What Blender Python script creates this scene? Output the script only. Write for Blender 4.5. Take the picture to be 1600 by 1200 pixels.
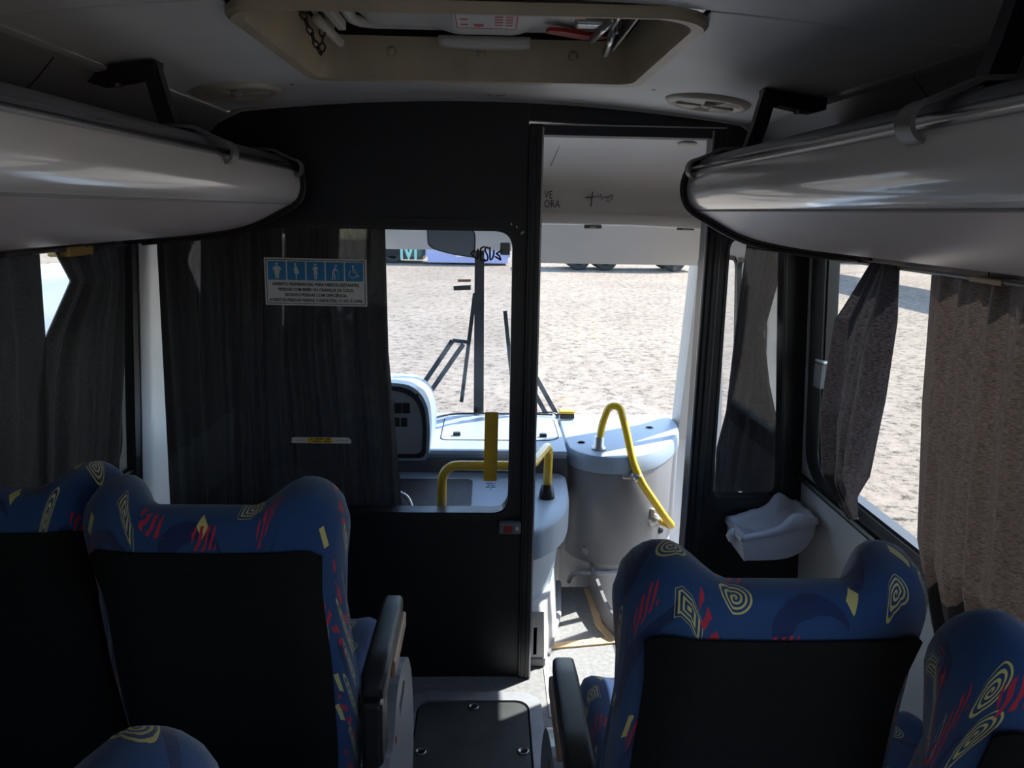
import bpy, bmesh, math, random
from mathutils import Vector, Matrix, Euler
from mathutils.geometry import tessellate_polygon

random.seed(7)
for _o in list(bpy.data.objects):
    bpy.data.objects.remove(_o)
SC = bpy.context.scene
COL = SC.collection
PI = math.pi

# ------------------------------------------------------------------ camera
EYE = Vector((0, 0, 1.55)); PSI, PITCH, ROLL = 0.032394, 0.22078, 0.018
_f = Vector((math.sin(PSI) * math.cos(PITCH), math.cos(PSI) * math.cos(PITCH), -math.sin(PITCH)))
_r = Vector((math.cos(PSI), -math.sin(PSI), 0)); _u = _r.cross(_f)
_r2 = _r * math.cos(ROLL) + _u * math.sin(ROLL); _u2 = _u * math.cos(ROLL) - _r * math.sin(ROLL)
cam = bpy.data.objects.new('camera', bpy.data.cameras.new('camera')); COL.objects.link(cam)
cam.matrix_world = Matrix(((_r2.x, _u2.x, -_f.x, EYE.x), (_r2.y, _u2.y, -_f.y, EYE.y), (_r2.z, _u2.z, -_f.z, EYE.z), (0, 0, 0, 1)))
cam.data.sensor_fit = 'HORIZONTAL'; cam.data.sensor_width = 36.0; cam.data.lens = 36.0 * 1200 / 1600
cam.data.clip_start = 0.02; cam.data.clip_end = 500
SC.camera = cam

# ------------------------------------------------------------------ light
SUN_AZ, SUN_EL = math.radians(57), math.radians(50)      # azimuth from straight ahead towards the entrance side
world = bpy.data.worlds.new('World'); SC.world = world; world.use_nodes = True
wn = world.node_tree; wn.nodes.clear()
sky = wn.nodes.new('ShaderNodeTexSky'); sky.sky_type = 'NISHITA'; sky.sun_disc = False
sky.sun_elevation = SUN_EL; sky.sun_rotation = SUN_AZ; sky.air_density = 1.0; sky.dust_density = 0.6
bg = wn.nodes.new('ShaderNodeBackground'); bg.inputs['Strength'].default_value = 0.22
wo = wn.nodes.new('ShaderNodeOutputWorld')
wn.links.new(sky.outputs[0], bg.inputs[0]); wn.links.new(bg.outputs[0], wo.inputs[0])
sun = bpy.data.objects.new('sun', bpy.data.lights.new('sun', 'SUN')); COL.objects.link(sun)
sun.data.energy = 4.2; sun.data.angle = math.radians(0.55); sun.data.color = (1.0, 0.94, 0.85)
_sd = Vector((math.sin(SUN_AZ) * math.cos(SUN_EL), math.cos(SUN_AZ) * math.cos(SUN_EL), math.sin(SUN_EL)))
sun.rotation_euler = (-_sd).to_track_quat('-Z', 'Y').to_euler(); sun.location = _sd * 30
SC.view_settings.view_transform = 'Standard'; SC.view_settings.look = 'None'
SC.view_settings.gamma = 1.0; SC.view_settings.use_curve_mapping = False
SC.view_settings.exposure = 1.65

# ------------------------------------------------------------------ helpers
def lin(c):
    return tuple(((x / 12.92) if x <= 0.04045 else ((x + 0.055) / 1.055) ** 2.4) for x in c)

MATS = {}
def mat(name, rgb, rough=0.5, metal=0.0, var=0.0, vscale=8.0, bump=0.0, bscale=200.0, spec=0.5, coat=0.0, stretch=None):
    m = bpy.data.materials.new(name); m.use_nodes = True; MATS[name] = m
    nt = m.node_tree; b = nt.nodes['Principled BSDF']
    b.inputs['Base Color'].default_value = (*rgb, 1); b.inputs['Roughness'].default_value = rough
    b.inputs['Metallic'].default_value = metal; b.inputs['Specular IOR Level'].default_value = spec
    b.inputs['Coat Weight'].default_value = coat
    tc = nt.nodes.new('ShaderNodeTexCoord'); src = tc.outputs['Object']
    if stretch:
        mp = nt.nodes.new('ShaderNodeMapping'); mp.inputs['Scale'].default_value = stretch
        nt.links.new(src, mp.inputs[0]); src = mp.outputs[0]
    if var > 0:
        n = nt.nodes.new('ShaderNodeTexNoise'); n.inputs['Scale'].default_value = vscale; n.inputs['Detail'].default_value = 6
        nt.links.new(src, n.inputs['Vector'])
        r = nt.nodes.new('ShaderNodeValToRGB')
        r.color_ramp.elements[0].position = 0.3; r.color_ramp.elements[1].position = 0.7
        r.color_ramp.elements[0].color = (*[max(0, c * (1 - var)) for c in rgb], 1)
        r.color_ramp.elements[1].color = (*[min(1, c * (1 + var)) for c in rgb], 1)
        nt.links.new(n.outputs['Fac'], r.inputs[0]); nt.links.new(r.outputs[0], b.inputs['Base Color'])
    if bump > 0:
        n2 = nt.nodes.new('ShaderNodeTexNoise'); n2.inputs['Scale'].default_value = bscale; n2.inputs['Detail'].default_value = 3
        nt.links.new(src, n2.inputs['Vector'])
        bp = nt.nodes.new('ShaderNodeBump'); bp.inputs['Strength'].default_value = bump; bp.inputs['Distance'].default_value = 0.002
        nt.links.new(n2.outputs['Fac'], bp.inputs['Height']); nt.links.new(bp.outputs[0], b.inputs['Normal'])
    return m

def link_mesh(name, verts, faces, m, parent=None, smooth=False, uvs=None, sharp=None):
    me = bpy.data.meshes.new(name); me.from_pydata([tuple(v) for v in verts], [], faces)
    if uvs:
        l = me.uv_layers.new(name='UVMap')
        for lp in me.loops: l.data[lp.index].uv = uvs[lp.vertex_index]
    bm = bmesh.new(); bm.from_mesh(me); bmesh.ops.recalc_face_normals(bm, faces=bm.faces); bm.to_mesh(me); bm.free()
    me.update()
    if smooth:
        me.polygons.foreach_set('use_smooth', [True] * len(me.polygons))
        if sharp: me.set_sharp_from_angle(angle=math.radians(sharp))
    o = bpy.data.objects.new(name, me); COL.objects.link(o)
    if m: me.materials.append(m if not isinstance(m, str) else MATS[m])
    if parent: o.parent = parent
    return o

def empty(name, loc=(0, 0, 0), rz=0.0, parent=None):
    o = bpy.data.objects.new(name, None); COL.objects.link(o); o.location = loc; o.rotation_euler = (0, 0, rz)
    o.empty_display_size = 0.05
    if parent: o.parent = parent
    return o

def tag(o, label=None, cat=None, group=None, kind=None):
    if label: o['label'] = label
    if cat: o['category'] = cat
    if group: o['group'] = group
    if kind: o['kind'] = kind
    return o

class MB:
    """collects verts / faces of ONE part"""
    def __init__(s): s.v = []; s.f = []
    def add(s, v, f):
        n = len(s.v); s.v += [tuple(p) for p in v]; s.f += [tuple(i + n for i in q) for q in f]; return s
    def build(s, name, m, parent=None, smooth=False, sharp=None): return link_mesh(name, s.v, s.f, m, parent, smooth, None, sharp)

def rrect(x0, x1, y0, y1, r, n=6):
    """rounded rectangle, r = radius or (bl, br, tr, tl)"""
    if not isinstance(r, (tuple, list)): r = (r,) * 4
    pts = []
    for (cx, cy, a0, rr) in ((x0 + r[0], y0 + r[0], PI, r[0]), (x1 - r[1], y0 + r[1], 1.5 * PI, r[1]), (x1 - r[2], y1 - r[2], 0, r[2]), (x0 + r[3], y1 - r[3], 0.5 * PI, r[3])):
        if rr < 1e-6: pts.append((cx, cy)); continue
        for i in range(n + 1):
            a = a0 + 0.5 * PI * i / n; pts.append((cx + rr * math.cos(a), cy + rr * math.sin(a)))
    return pts

def circle(cx, cy, r, n=24): return [(cx + r * math.cos(2 * PI * i / n), cy + r * math.sin(2 * PI * i / n)) for i in range(n)]

def plate(outer, holes, w0, w1, mp):
    """flat outline with holes extruded from w0 to w1, mapped by mp(u, v, w)"""
    loops = [outer] + list(holes)
    tri = tessellate_polygon([[Vector((p[0], p[1], 0)) for p in l] for l in loops])
    flat = [p for l in loops for p in l]; n = len(flat)
    v = [mp(p[0], p[1], w0) for p in flat] + [mp(p[0], p[1], w1) for p in flat]
    f = [tuple(t) for t in tri] + [tuple(i + n for i in reversed(t)) for t in tri]
    b = 0
    for l in loops:
        k = len(l)
        for i in range(k): j = (i + 1) % k; f.append((b + i, b + j, b + j + n, b + i + n))
        b += k
    return v, f

XZ = lambda y: (lambda u, v, w: (u, y + w, v))             # outline in x,z, thickness along +y
XY = lambda z: (lambda u, v, w: (u, v, z + w))
YZ = lambda x: (lambda u, v, w: (x + w, u, v))

def ring(outer, inner, w0, w1, mp):
    n = len(outer)
    v = [mp(*p, w0) for p in outer] + [mp(*p, w0) for p in inner] + [mp(*p, w1) for p in outer] + [mp(*p, w1) for p in inner]
    f = []
    for i in range(n):
        j = (i + 1) % n
        f += [(i, j, n + j, n + i), (2 * n + i, 2 * n + j, 3 * n + j, 3 * n + i), (i, j, 2 * n + j, 2 * n + i), (n + i, n + j, 3 * n + j, 3 * n + i)]
    return v, f

def box(x0, x1, y0, y1, z0, z1, b=0.0):
    """bevelled box"""
    if b <= 0:
        v = [(x, y, z) for x in (x0, x1) for y in (y0, y1) for z in (z0, z1)]
        return v, [(0, 1, 3, 2), (4, 6, 7, 5), (0, 4, 5, 1), (2, 3, 7, 6), (0, 2, 6, 4), (1, 5, 7, 3)]
    bm = bmesh.new()
    vs = [bm.verts.new((x, y, z)) for x in (x0, x1) for y in (y0, y1) for z in (z0, z1)]
    for q in [(0, 1, 3, 2), (4, 6, 7, 5), (0, 4, 5, 1), (2, 3, 7, 6), (0, 2, 6, 4), (1, 5, 7, 3)]: bm.faces.new([vs[i] for i in q])
    bmesh.ops.recalc_face_normals(bm, faces=bm.faces)
    bmesh.ops.bevel(bm, geom=list(bm.edges), offset=b, segments=3, profile=0.5, affect='EDGES')
    bm.verts.ensure_lookup_table(); bm.verts.index_update()
    r = [tuple(v.co) for v in bm.verts], [tuple(v.index for v in f.verts) for f in bm.faces]
    bm.free(); return r

def smooth_path(pts, n=8, closed=False):
    """Catmull-Rom"""
    P = [Vector(p) for p in pts]; out = []
    k = len(P)
    rng = range(k) if closed else range(k - 1)
    for i in rng:
        if closed: a, b, c, d = P[i - 1], P[i], P[(i + 1) % k], P[(i + 2) % k]
        else: a, b, c, d = P[max(i - 1, 0)], P[i], P[i + 1], P[min(i + 2, k - 1)]
        for j in range(n):
            t = j / n
            out.append(0.5 * ((2 * b) + (c - a) * t + (2 * a - 5 * b + 4 * c - d) * t * t + (3 * b - a - 3 * c + d) * t ** 3))
    if not closed: out.append(P[-1])
    return out

def fillet(pts, r, n=6):
    """polyline with rounded corners"""
    P = [Vector(p) for p in pts]; out = [P[0]]
    for i in range(1, len(P) - 1):
        a, b, c = P[i - 1], P[i], P[i + 1]
        rr = min(r, (a - b).length * 0.49, (c - b).length * 0.49)
        p, q = b + (a - b).normalized() * rr, b + (c - b).normalized() * rr
        for j in range(n + 1):
            t = j / n; out.append((1 - t) ** 2 * p + 2 * t * (1 - t) * b + t * t * q)
    out.append(P[-1]); return out

def tube(path, r, n=10, closed=False, flat=1.0):
    P = [Vector(p) for p in path]; k = len(P); v = []; f = []
    T = []
    for i in range(k):
        a = P[i - 1] if (i > 0 or closed) else P[i]; c = P[(i + 1) % k] if (i < k - 1 or closed) else P[i]
        T.append((c - a).normalized())
    up = Vector((0, 0, 1)) if abs(T[0].z) < 0.9 else Vector((1, 0, 0))
    N = (up - T[0] * up.dot(T[0])).normalized()
    for i in range(k):
        N = (N - T[i] * N.dot(T[i])).normalized(); B = T[i].cross(N)
        rr = r[i] if isinstance(r, (list, tuple)) else r
        for j in range(n):
            a = 2 * PI * j / n; v.append(P[i] + N * (rr * math.cos(a) * flat) + B * (rr * math.sin(a)))
    for i in range(k if closed else k - 1):
        for j in range(n):
            a, b = i * n + j, i * n + (j + 1) % n; c, d = ((i + 1) % k) * n + (j + 1) % n, ((i + 1) % k) * n + j
            f.append((a, b, c, d))
    if not closed: f += [tuple(range(n)), tuple((k - 1) * n + j for j in reversed(range(n)))]
    return v, f

def loft(rings, cap=True, closed=True):
    n = len(rings[0]); v = [p for r in rings for p in r]; f = []
    for i in range(len(rings) - 1):
        for j in range(n if closed else n - 1):
            k = (j + 1) % n; f.append((i * n + j, i * n + k, (i + 1) * n + k, (i + 1) * n + j))
    if cap and closed: f += [tuple(range(n)), tuple((len(rings) - 1) * n + j for j in range(n))]
    return v, f

def lathe(prof, c, axis='z', n=24):
    """profile [(r, h)] about an axis through c"""
    rings = []
    for r, h in prof:
        rg = []
        for i in range(n):
            a = 2 * PI * i / n; x, y = max(r, 1e-5) * math.cos(a), max(r, 1e-5) * math.sin(a)
            p = {'z': (x, y, h), 'y': (x, h, y), 'x': (h, x, y)}[axis]
            rg.append((c[0] + p[0], c[1] + p[1], c[2] + p[2]))
        rings.append(rg)
    return loft(rings)

def part(name, vf, m, parent=None, smooth=False, sharp=None): return link_mesh(name, vf[0], vf[1], m, parent, smooth, None, sharp)

def text_mesh(name, s, size, m, parent, loc, rot=(PI / 2, 0, 0), align='CENTER', ext=0.0004, sx=1.0, bold=0.0):
    c = bpy.data.curves.new(name, 'FONT'); c.body = s; c.size = size; c.align_x = align; c.align_y = 'CENTER'
    c.extrude = ext; c.offset = bold; c.resolution_u = 2
    t = bpy.data.objects.new(name, c); COL.objects.link(t)
    me = bpy.data.meshes.new_from_object(t.evaluated_get(bpy.context.evaluated_depsgraph_get()))
    COL.objects.unlink(t); bpy.data.objects.remove(t)
    me.name = name; me.materials.clear(); me.materials.append(MATS[m] if isinstance(m, str) else m)
    R = Euler(rot).to_matrix().to_4x4()
    me.transform(Matrix.Translation(loc) @ R @ Matrix.Diagonal((sx, 1, 1, 1)))
    o = bpy.data.objects.new(name, me); COL.objects.link(o)
    if parent: o.parent = parent
    return o

def copy_tree(o, parent=None):
    c = o.copy(); COL.objects.link(c); c.parent = parent
    for ch in list(o.children): copy_tree(ch, c)
    return c

def lerp(a, b, t): return a + (b - a) * t
def sstep(a, b, x):
    t = min(1, max(0, (x - a) / (b - a))); return t * t * (3 - 2 * t)
def poly(pts, t):
    """piecewise-linear lookup on [(t, value)]"""
    if t <= pts[0][0]: return pts[0][1]
    for (a, va), (b, vb) in zip(pts, pts[1:]):
        if t <= b:
            k = (t - a) / (b - a); k = k * k * (3 - 2 * k)
            return va + (vb - va) * k
    return pts[-1][1]

# ------------------------------------------------------------------ materials
mat('black_laminate', (0.0065, 0.007, 0.0105), 0.42, var=0.15, vscale=40, bump=0.25, bscale=500)
mat('black_rubber', (0.008, 0.008, 0.009), 0.38, bump=0.1, bscale=300)
mat('dark_profile', (0.017, 0.018, 0.023), 0.33, bump=0.05)
mat('aluminium_edge', (0.42, 0.42, 0.43), 0.3, metal=0.9)
mat('ceiling_plastic', (0.70, 0.685, 0.67), 0.42, var=0.06, vscale=5, bump=0.06, bscale=350)
mat('trim_grey', (0.33, 0.33, 0.33), 0.45)
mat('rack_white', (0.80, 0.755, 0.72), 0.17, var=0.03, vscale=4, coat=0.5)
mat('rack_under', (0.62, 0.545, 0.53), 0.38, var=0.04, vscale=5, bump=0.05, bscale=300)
mat('rack_lip', (0.13, 0.13, 0.145), 0.35)
mat('rail_metal', (0.55, 0.56, 0.58), 0.2, metal=1.0)
mat('strap_grey', (0.17, 0.165, 0.15), 0.4)
mat('cove_grey', (0.24, 0.235, 0.235), 0.35, var=0.08, vscale=6)
mat('wall_white', (0.60, 0.61, 0.60), 0.45, var=0.05, vscale=5, bump=0.08, bscale=260)
mat('cab_white', (0.74, 0.73, 0.71), 0.4, var=0.04, vscale=4)
mat('header_cream', (0.58, 0.54, 0.505), 0.42, var=0.04, vscale=4, bump=0.05, bscale=220)
mat('floor_vinyl', (0.26, 0.265, 0.275), 0.5, var=0.18, vscale=60, bump=0.25, bscale=260)
mat('hatch_panel', (0.055, 0.062, 0.066), 0.42, var=0.3, vscale=9, bump=0.4, bscale=420)
mat('hatch_frame_metal', (0.36, 0.38, 0.42), 0.35, metal=0.2, var=0.1, vscale=30)
mat('screw_steel', (0.30, 0.30, 0.31), 0.3, metal=0.9)
mat('roof_frame_tan', (0.42, 0.34, 0.23), 0.42, var=0.12, vscale=7, bump=0.1)
mat('lid_plastic', (0.56, 0.54, 0.50), 0.4, var=0.1, vscale=9, bump=0.1, bscale=120)
mat('dark_gap', (0.006, 0.006, 0.006), 0.8)
mat('chain_iron', (0.045, 0.04, 0.035), 0.35, metal=0.8)
mat('steel', (0.5, 0.49, 0.47), 0.28, metal=1.0, var=0.1, vscale=30)
mat('steel_dark', (0.16, 0.15, 0.14), 0.4, metal=0.8)
mat('red_plastic', (0.42, 0.025, 0.02), 0.35)
mat('label_paper', (0.62, 0.56, 0.53), 0.6)
mat('red_ink', (0.50, 0.05, 0.05), 0.6)
mat('beige_plastic', (0.50, 0.45, 0.37), 0.4)
mat('bracket_black', (0.014, 0.013, 0.013), 0.38)
mat('seat_back_cloth', (0.0055, 0.005, 0.0055), 0.9, var=0.35, vscale=120, bump=0.4, bscale=600, spec=0.2)
mat('arm_rubber', (0.012, 0.012, 0.014), 0.45, bump=0.25, bscale=500)
mat('seat_shield', (0.27, 0.27, 0.28), 0.3, var=0.06, vscale=9)
mat('seat_steel', (0.03, 0.03, 0.032), 0.4, metal=0.6)
mat('wood_inlay', (0.33, 0.19, 0.12), 0.45, var=0.25, vscale=30, stretch=(1, 0.15, 1))
mat('wood_strip', (0.72, 0.50, 0.29), 0.5, var=0.18, vscale=22, stretch=(1, 0.2, 1))
mat('dash_shade_blue', (0.31, 0.385, 0.475), 0.42, var=0.04, vscale=5, bump=0.12, bscale=380)  # grey plastic with the blue of skylit shade mixed into its colour
mat('console_grey', (0.21, 0.21, 0.225), 0.36, var=0.07, vscale=4, bump=0.1, bscale=320)
mat('dash_dark', (0.10, 0.105, 0.115), 0.5, bump=0.2)
mat('side_grey', (0.50, 0.50, 0.51), 0.4, var=0.06, vscale=6)
mat('yellow_paint', (0.80, 0.50, 0.02), 0.3, coat=0.3, var=0.06, vscale=20)
mat('yellow_tape', (0.66, 0.40, 0.015), 0.45, var=0.12, vscale=25)
mat('zinc', (0.52, 0.52, 0.52), 0.35, metal=0.8)
mat('switch_black', (0.012, 0.012, 0.013), 0.3)
mat('instrument_grey', (0.13, 0.135, 0.145), 0.4, bump=0.1)
mat('mat_black', (0.016, 0.017, 0.02), 0.6, var=0.7, vscale=45, bump=0.6, bscale=90)
mat('bin_white', (0.50, 0.52, 0.57), 0.4)
mat('sign_white', (0.66, 0.66, 0.68), 0.5)
mat('sign_blue', (0.02, 0.22, 0.50), 0.5)
mat('ink_black', (0.004, 0.004, 0.005), 0.5)
mat('amber', (0.34, 0.22, 0.07), 0.4)
mat('mint', (0.35, 0.62, 0.55), 0.5)
mat('vehicle_green', (0.035, 0.10, 0.075), 0.3, coat=0.4)
mat('vehicle_green_light', (0.13, 0.42, 0.24), 0.35, coat=0.4)
mat('vehicle_lavender', (0.36, 0.38, 0.62), 0.3, coat=0.4)
mat('vehicle_white', (0.75, 0.76, 0.78), 0.3, coat=0.4)
mat('vehicle_silver', (0.30, 0.34, 0.40), 0.3, coat=0.4)
mat('vehicle_blue', (0.10, 0.15, 0.25), 0.35, coat=0.3)
mat('sunlit_gap_orange', (0.60, 0.34, 0.20), 0.5)  # tone of a sunlit gap in the lorry's shadow
mat('tyre', (0.02, 0.02, 0.02), 0.8)
mat('hub_grey', (0.35, 0.36, 0.38), 0.4, metal=0.6)
mat('dark_window', (0.02, 0.025, 0.03), 0.08)
mat('galvanised', (0.33, 0.34, 0.35), 0.45, metal=0.5)

def glass(name, tint, refl=1.0):
    m = bpy.data.materials.new(name); m.use_nodes = True; MATS[name] = m; nt = m.node_tree; nt.nodes.clear()
    t = nt.nodes.new('ShaderNodeBsdfTransparent'); t.inputs[0].default_value = (*tint, 1)
    g = nt.nodes.new('ShaderNodeBsdfGlossy'); g.inputs['Roughness'].default_value = 0.02; g.inputs[0].default_value = (refl, refl, refl, 1)
    lw = nt.nodes.new('ShaderNodeLayerWeight'); lw.inputs[0].default_value = 0.5
    pw = nt.nodes.new('ShaderNodeMath'); pw.operation = 'POWER'; pw.inputs[1].default_value = 5.0; nt.links.new(lw.outputs['Facing'], pw.inputs[0])
    fr = nt.nodes.new('ShaderNodeMath'); fr.operation = 'MULTIPLY_ADD'; fr.inputs[1].default_value = 0.55; fr.inputs[2].default_value = 0.025; nt.links.new(pw.outputs[0], fr.inputs[0])
    mx = nt.nodes.new('ShaderNodeMixShader'); o = nt.nodes.new('ShaderNodeOutputMaterial')
    nt.links.new(fr.outputs[0], mx.inputs[0]); nt.links.new(t.outputs[0], mx.inputs[1]); nt.links.new(g.outputs[0], mx.inputs[2])
    nt.links.new(mx.outputs[0], o.inputs[0])
glass('glass_clear', (0.96, 0.98, 0.98))
glass('glass_partition', (0.93, 0.94, 0.955))
glass('glass_tint', (0.90, 0.92, 0.92))

def cloth(name, rgb, trans, rib=180.0, tfac=0.35):
    m = bpy.data.materials.new(name); m.use_nodes = True; MATS[name] = m; nt = m.node_tree; nt.nodes.clear()
    tc = nt.nodes.new('ShaderNodeTexCoord')
    mp = nt.nodes.new('ShaderNodeMapping'); mp.inputs['Scale'].default_value = (60, 60, rib * 2.2)
    nt.links.new(tc.outputs['Object'], mp.inputs[0])
    n = nt.nodes.new('ShaderNodeTexNoise'); n.inputs['Scale'].default_value = 2.0; n.inputs['Detail'].default_value = 4
    nt.links.new(mp.outputs[0], n.inputs['Vector'])
    r = nt.nodes.new('ShaderNodeValToRGB'); r.color_ramp.elements[0].position = 0.32; r.color_ramp.elements[1].position = 0.68
    r.color_ramp.elements[0].color = (*[c * 0.5 for c in rgb], 1); r.color_ramp.elements[1].color = (*[c * 1.5 for c in rgb], 1)
    nt.links.new(n.outputs['Fac'], r.inputs[0])
    r2 = nt.nodes.new('ShaderNodeValToRGB'); r2.color_ramp.elements[0].position = 0.32; r2.color_ramp.elements[1].position = 0.68
    r2.color_ramp.elements[0].color = (*[c * 0.4 for c in trans], 1); r2.color_ramp.elements[1].color = (*[c * 1.6 for c in trans], 1)
    nt.links.new(n.outputs['Fac'], r2.inputs[0])
    b = nt.nodes.new('ShaderNodeBsdfPrincipled'); b.inputs['Roughness'].default_value = 0.6
    b.inputs['Sheen Weight'].default_value = 0.15; b.inputs['Specular IOR Level'].default_value = 0.35
    nt.links.new(r.outputs[0], b.inputs['Base Color'])
    t = nt.nodes.new('ShaderNodeBsdfTranslucent'); nt.links.new(r2.outputs[0], t.inputs[0])
    mx = nt.nodes.new('ShaderNodeMixShader'); mx.inputs[0].default_value = tfac
    o = nt.nodes.new('ShaderNodeOutputMaterial')
    nt.links.new(b.outputs[0], mx.inputs[1]); nt.links.new(t.outputs[0], mx.inputs[2]); nt.links.new(mx.outputs[0], o.inputs[0])
cloth('curtain_dark', (0.018, 0.0165, 0.0175), (0.03, 0.027, 0.026), 90, 0.22)
cloth('curtain_satin', (0.018, 0.017, 0.022), (0.035, 0.031, 0.035), 60, 0.22)
cloth('curtain_brown', (0.070, 0.055, 0.050), (0.052, 0.039, 0.034), 140, 0.26)

def gravel():
    m = bpy.data.materials.new('gravel'); m.use_nodes = True; MATS['gravel'] = m; nt = m.node_tree; b = nt.nodes['Principled BSDF']
    b.inputs['Roughness'].default_value = 0.9; b.inputs['Specular IOR Level'].default_value = 0.2
    tc = nt.nodes.new('ShaderNodeTexCoord')
    n = nt.nodes.new('ShaderNodeTexNoise'); n.inputs['Scale'].default_value = 7; n.inputs['Detail'].default_value = 8; n.inputs['Roughness'].default_value = 0.85
    nt.links.new(tc.outputs['Object'], n.inputs['Vector'])
    r = nt.nodes.new('ShaderNodeValToRGB'); e = r.color_ramp.elements
    e[0].position = 0.40; e[0].color = (0.045, 0.036, 0.028, 1); e[1].position = 0.60; e[1].color = (0.315, 0.262, 0.21, 1)
    x = r.color_ramp.elements.new(0.47); x.color = (0.235, 0.193, 0.155, 1)
    nt.links.new(n.outputs['Fac'], r.inputs[0])
    n3 = nt.nodes.new('ShaderNodeTexNoise'); n3.inputs['Scale'].default_value = 0.35; n3.inputs['Detail'].default_value = 4
    nt.links.new(tc.outputs['Object'], n3.inputs['Vector'])
    mx = nt.nodes.new('ShaderNodeMix'); mx.data_type = 'RGBA'; mx.blend_type = 'MULTIPLY'; mx.inputs[0].default_value = 0.35
    nt.links.new(r.outputs[0], mx.inputs[6]); nt.links.new(n3.outputs['Color'], mx.inputs[7]); 
    r3 = nt.nodes.new('ShaderNodeValToRGB'); r3.color_ramp.elements[0].color = (0.62, 0.62, 0.62, 1); r3.color_ramp.elements[1].color = (1, 1, 1, 1)
    r3.color_ramp.elements[0].position = 0.35; r3.color_ramp.elements[1].position = 0.6
    nt.links.new(n3.outputs['Fac'], r3.inputs[0]); nt.links.new(r3.outputs[0], mx.inputs[7])
    nt.links.new(mx.outputs[2], b.inputs['Base Color'])
    bp = nt.nodes.new('ShaderNodeBump'); bp.inputs['Strength'].default_value = 0.6; bp.inputs['Distance'].default_value = 0.03
    nt.links.new(n.outputs['Fac'], bp.inputs['Height']); nt.links.new(bp.outputs[0], b.inputs['Normal'])
gravel()

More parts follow.
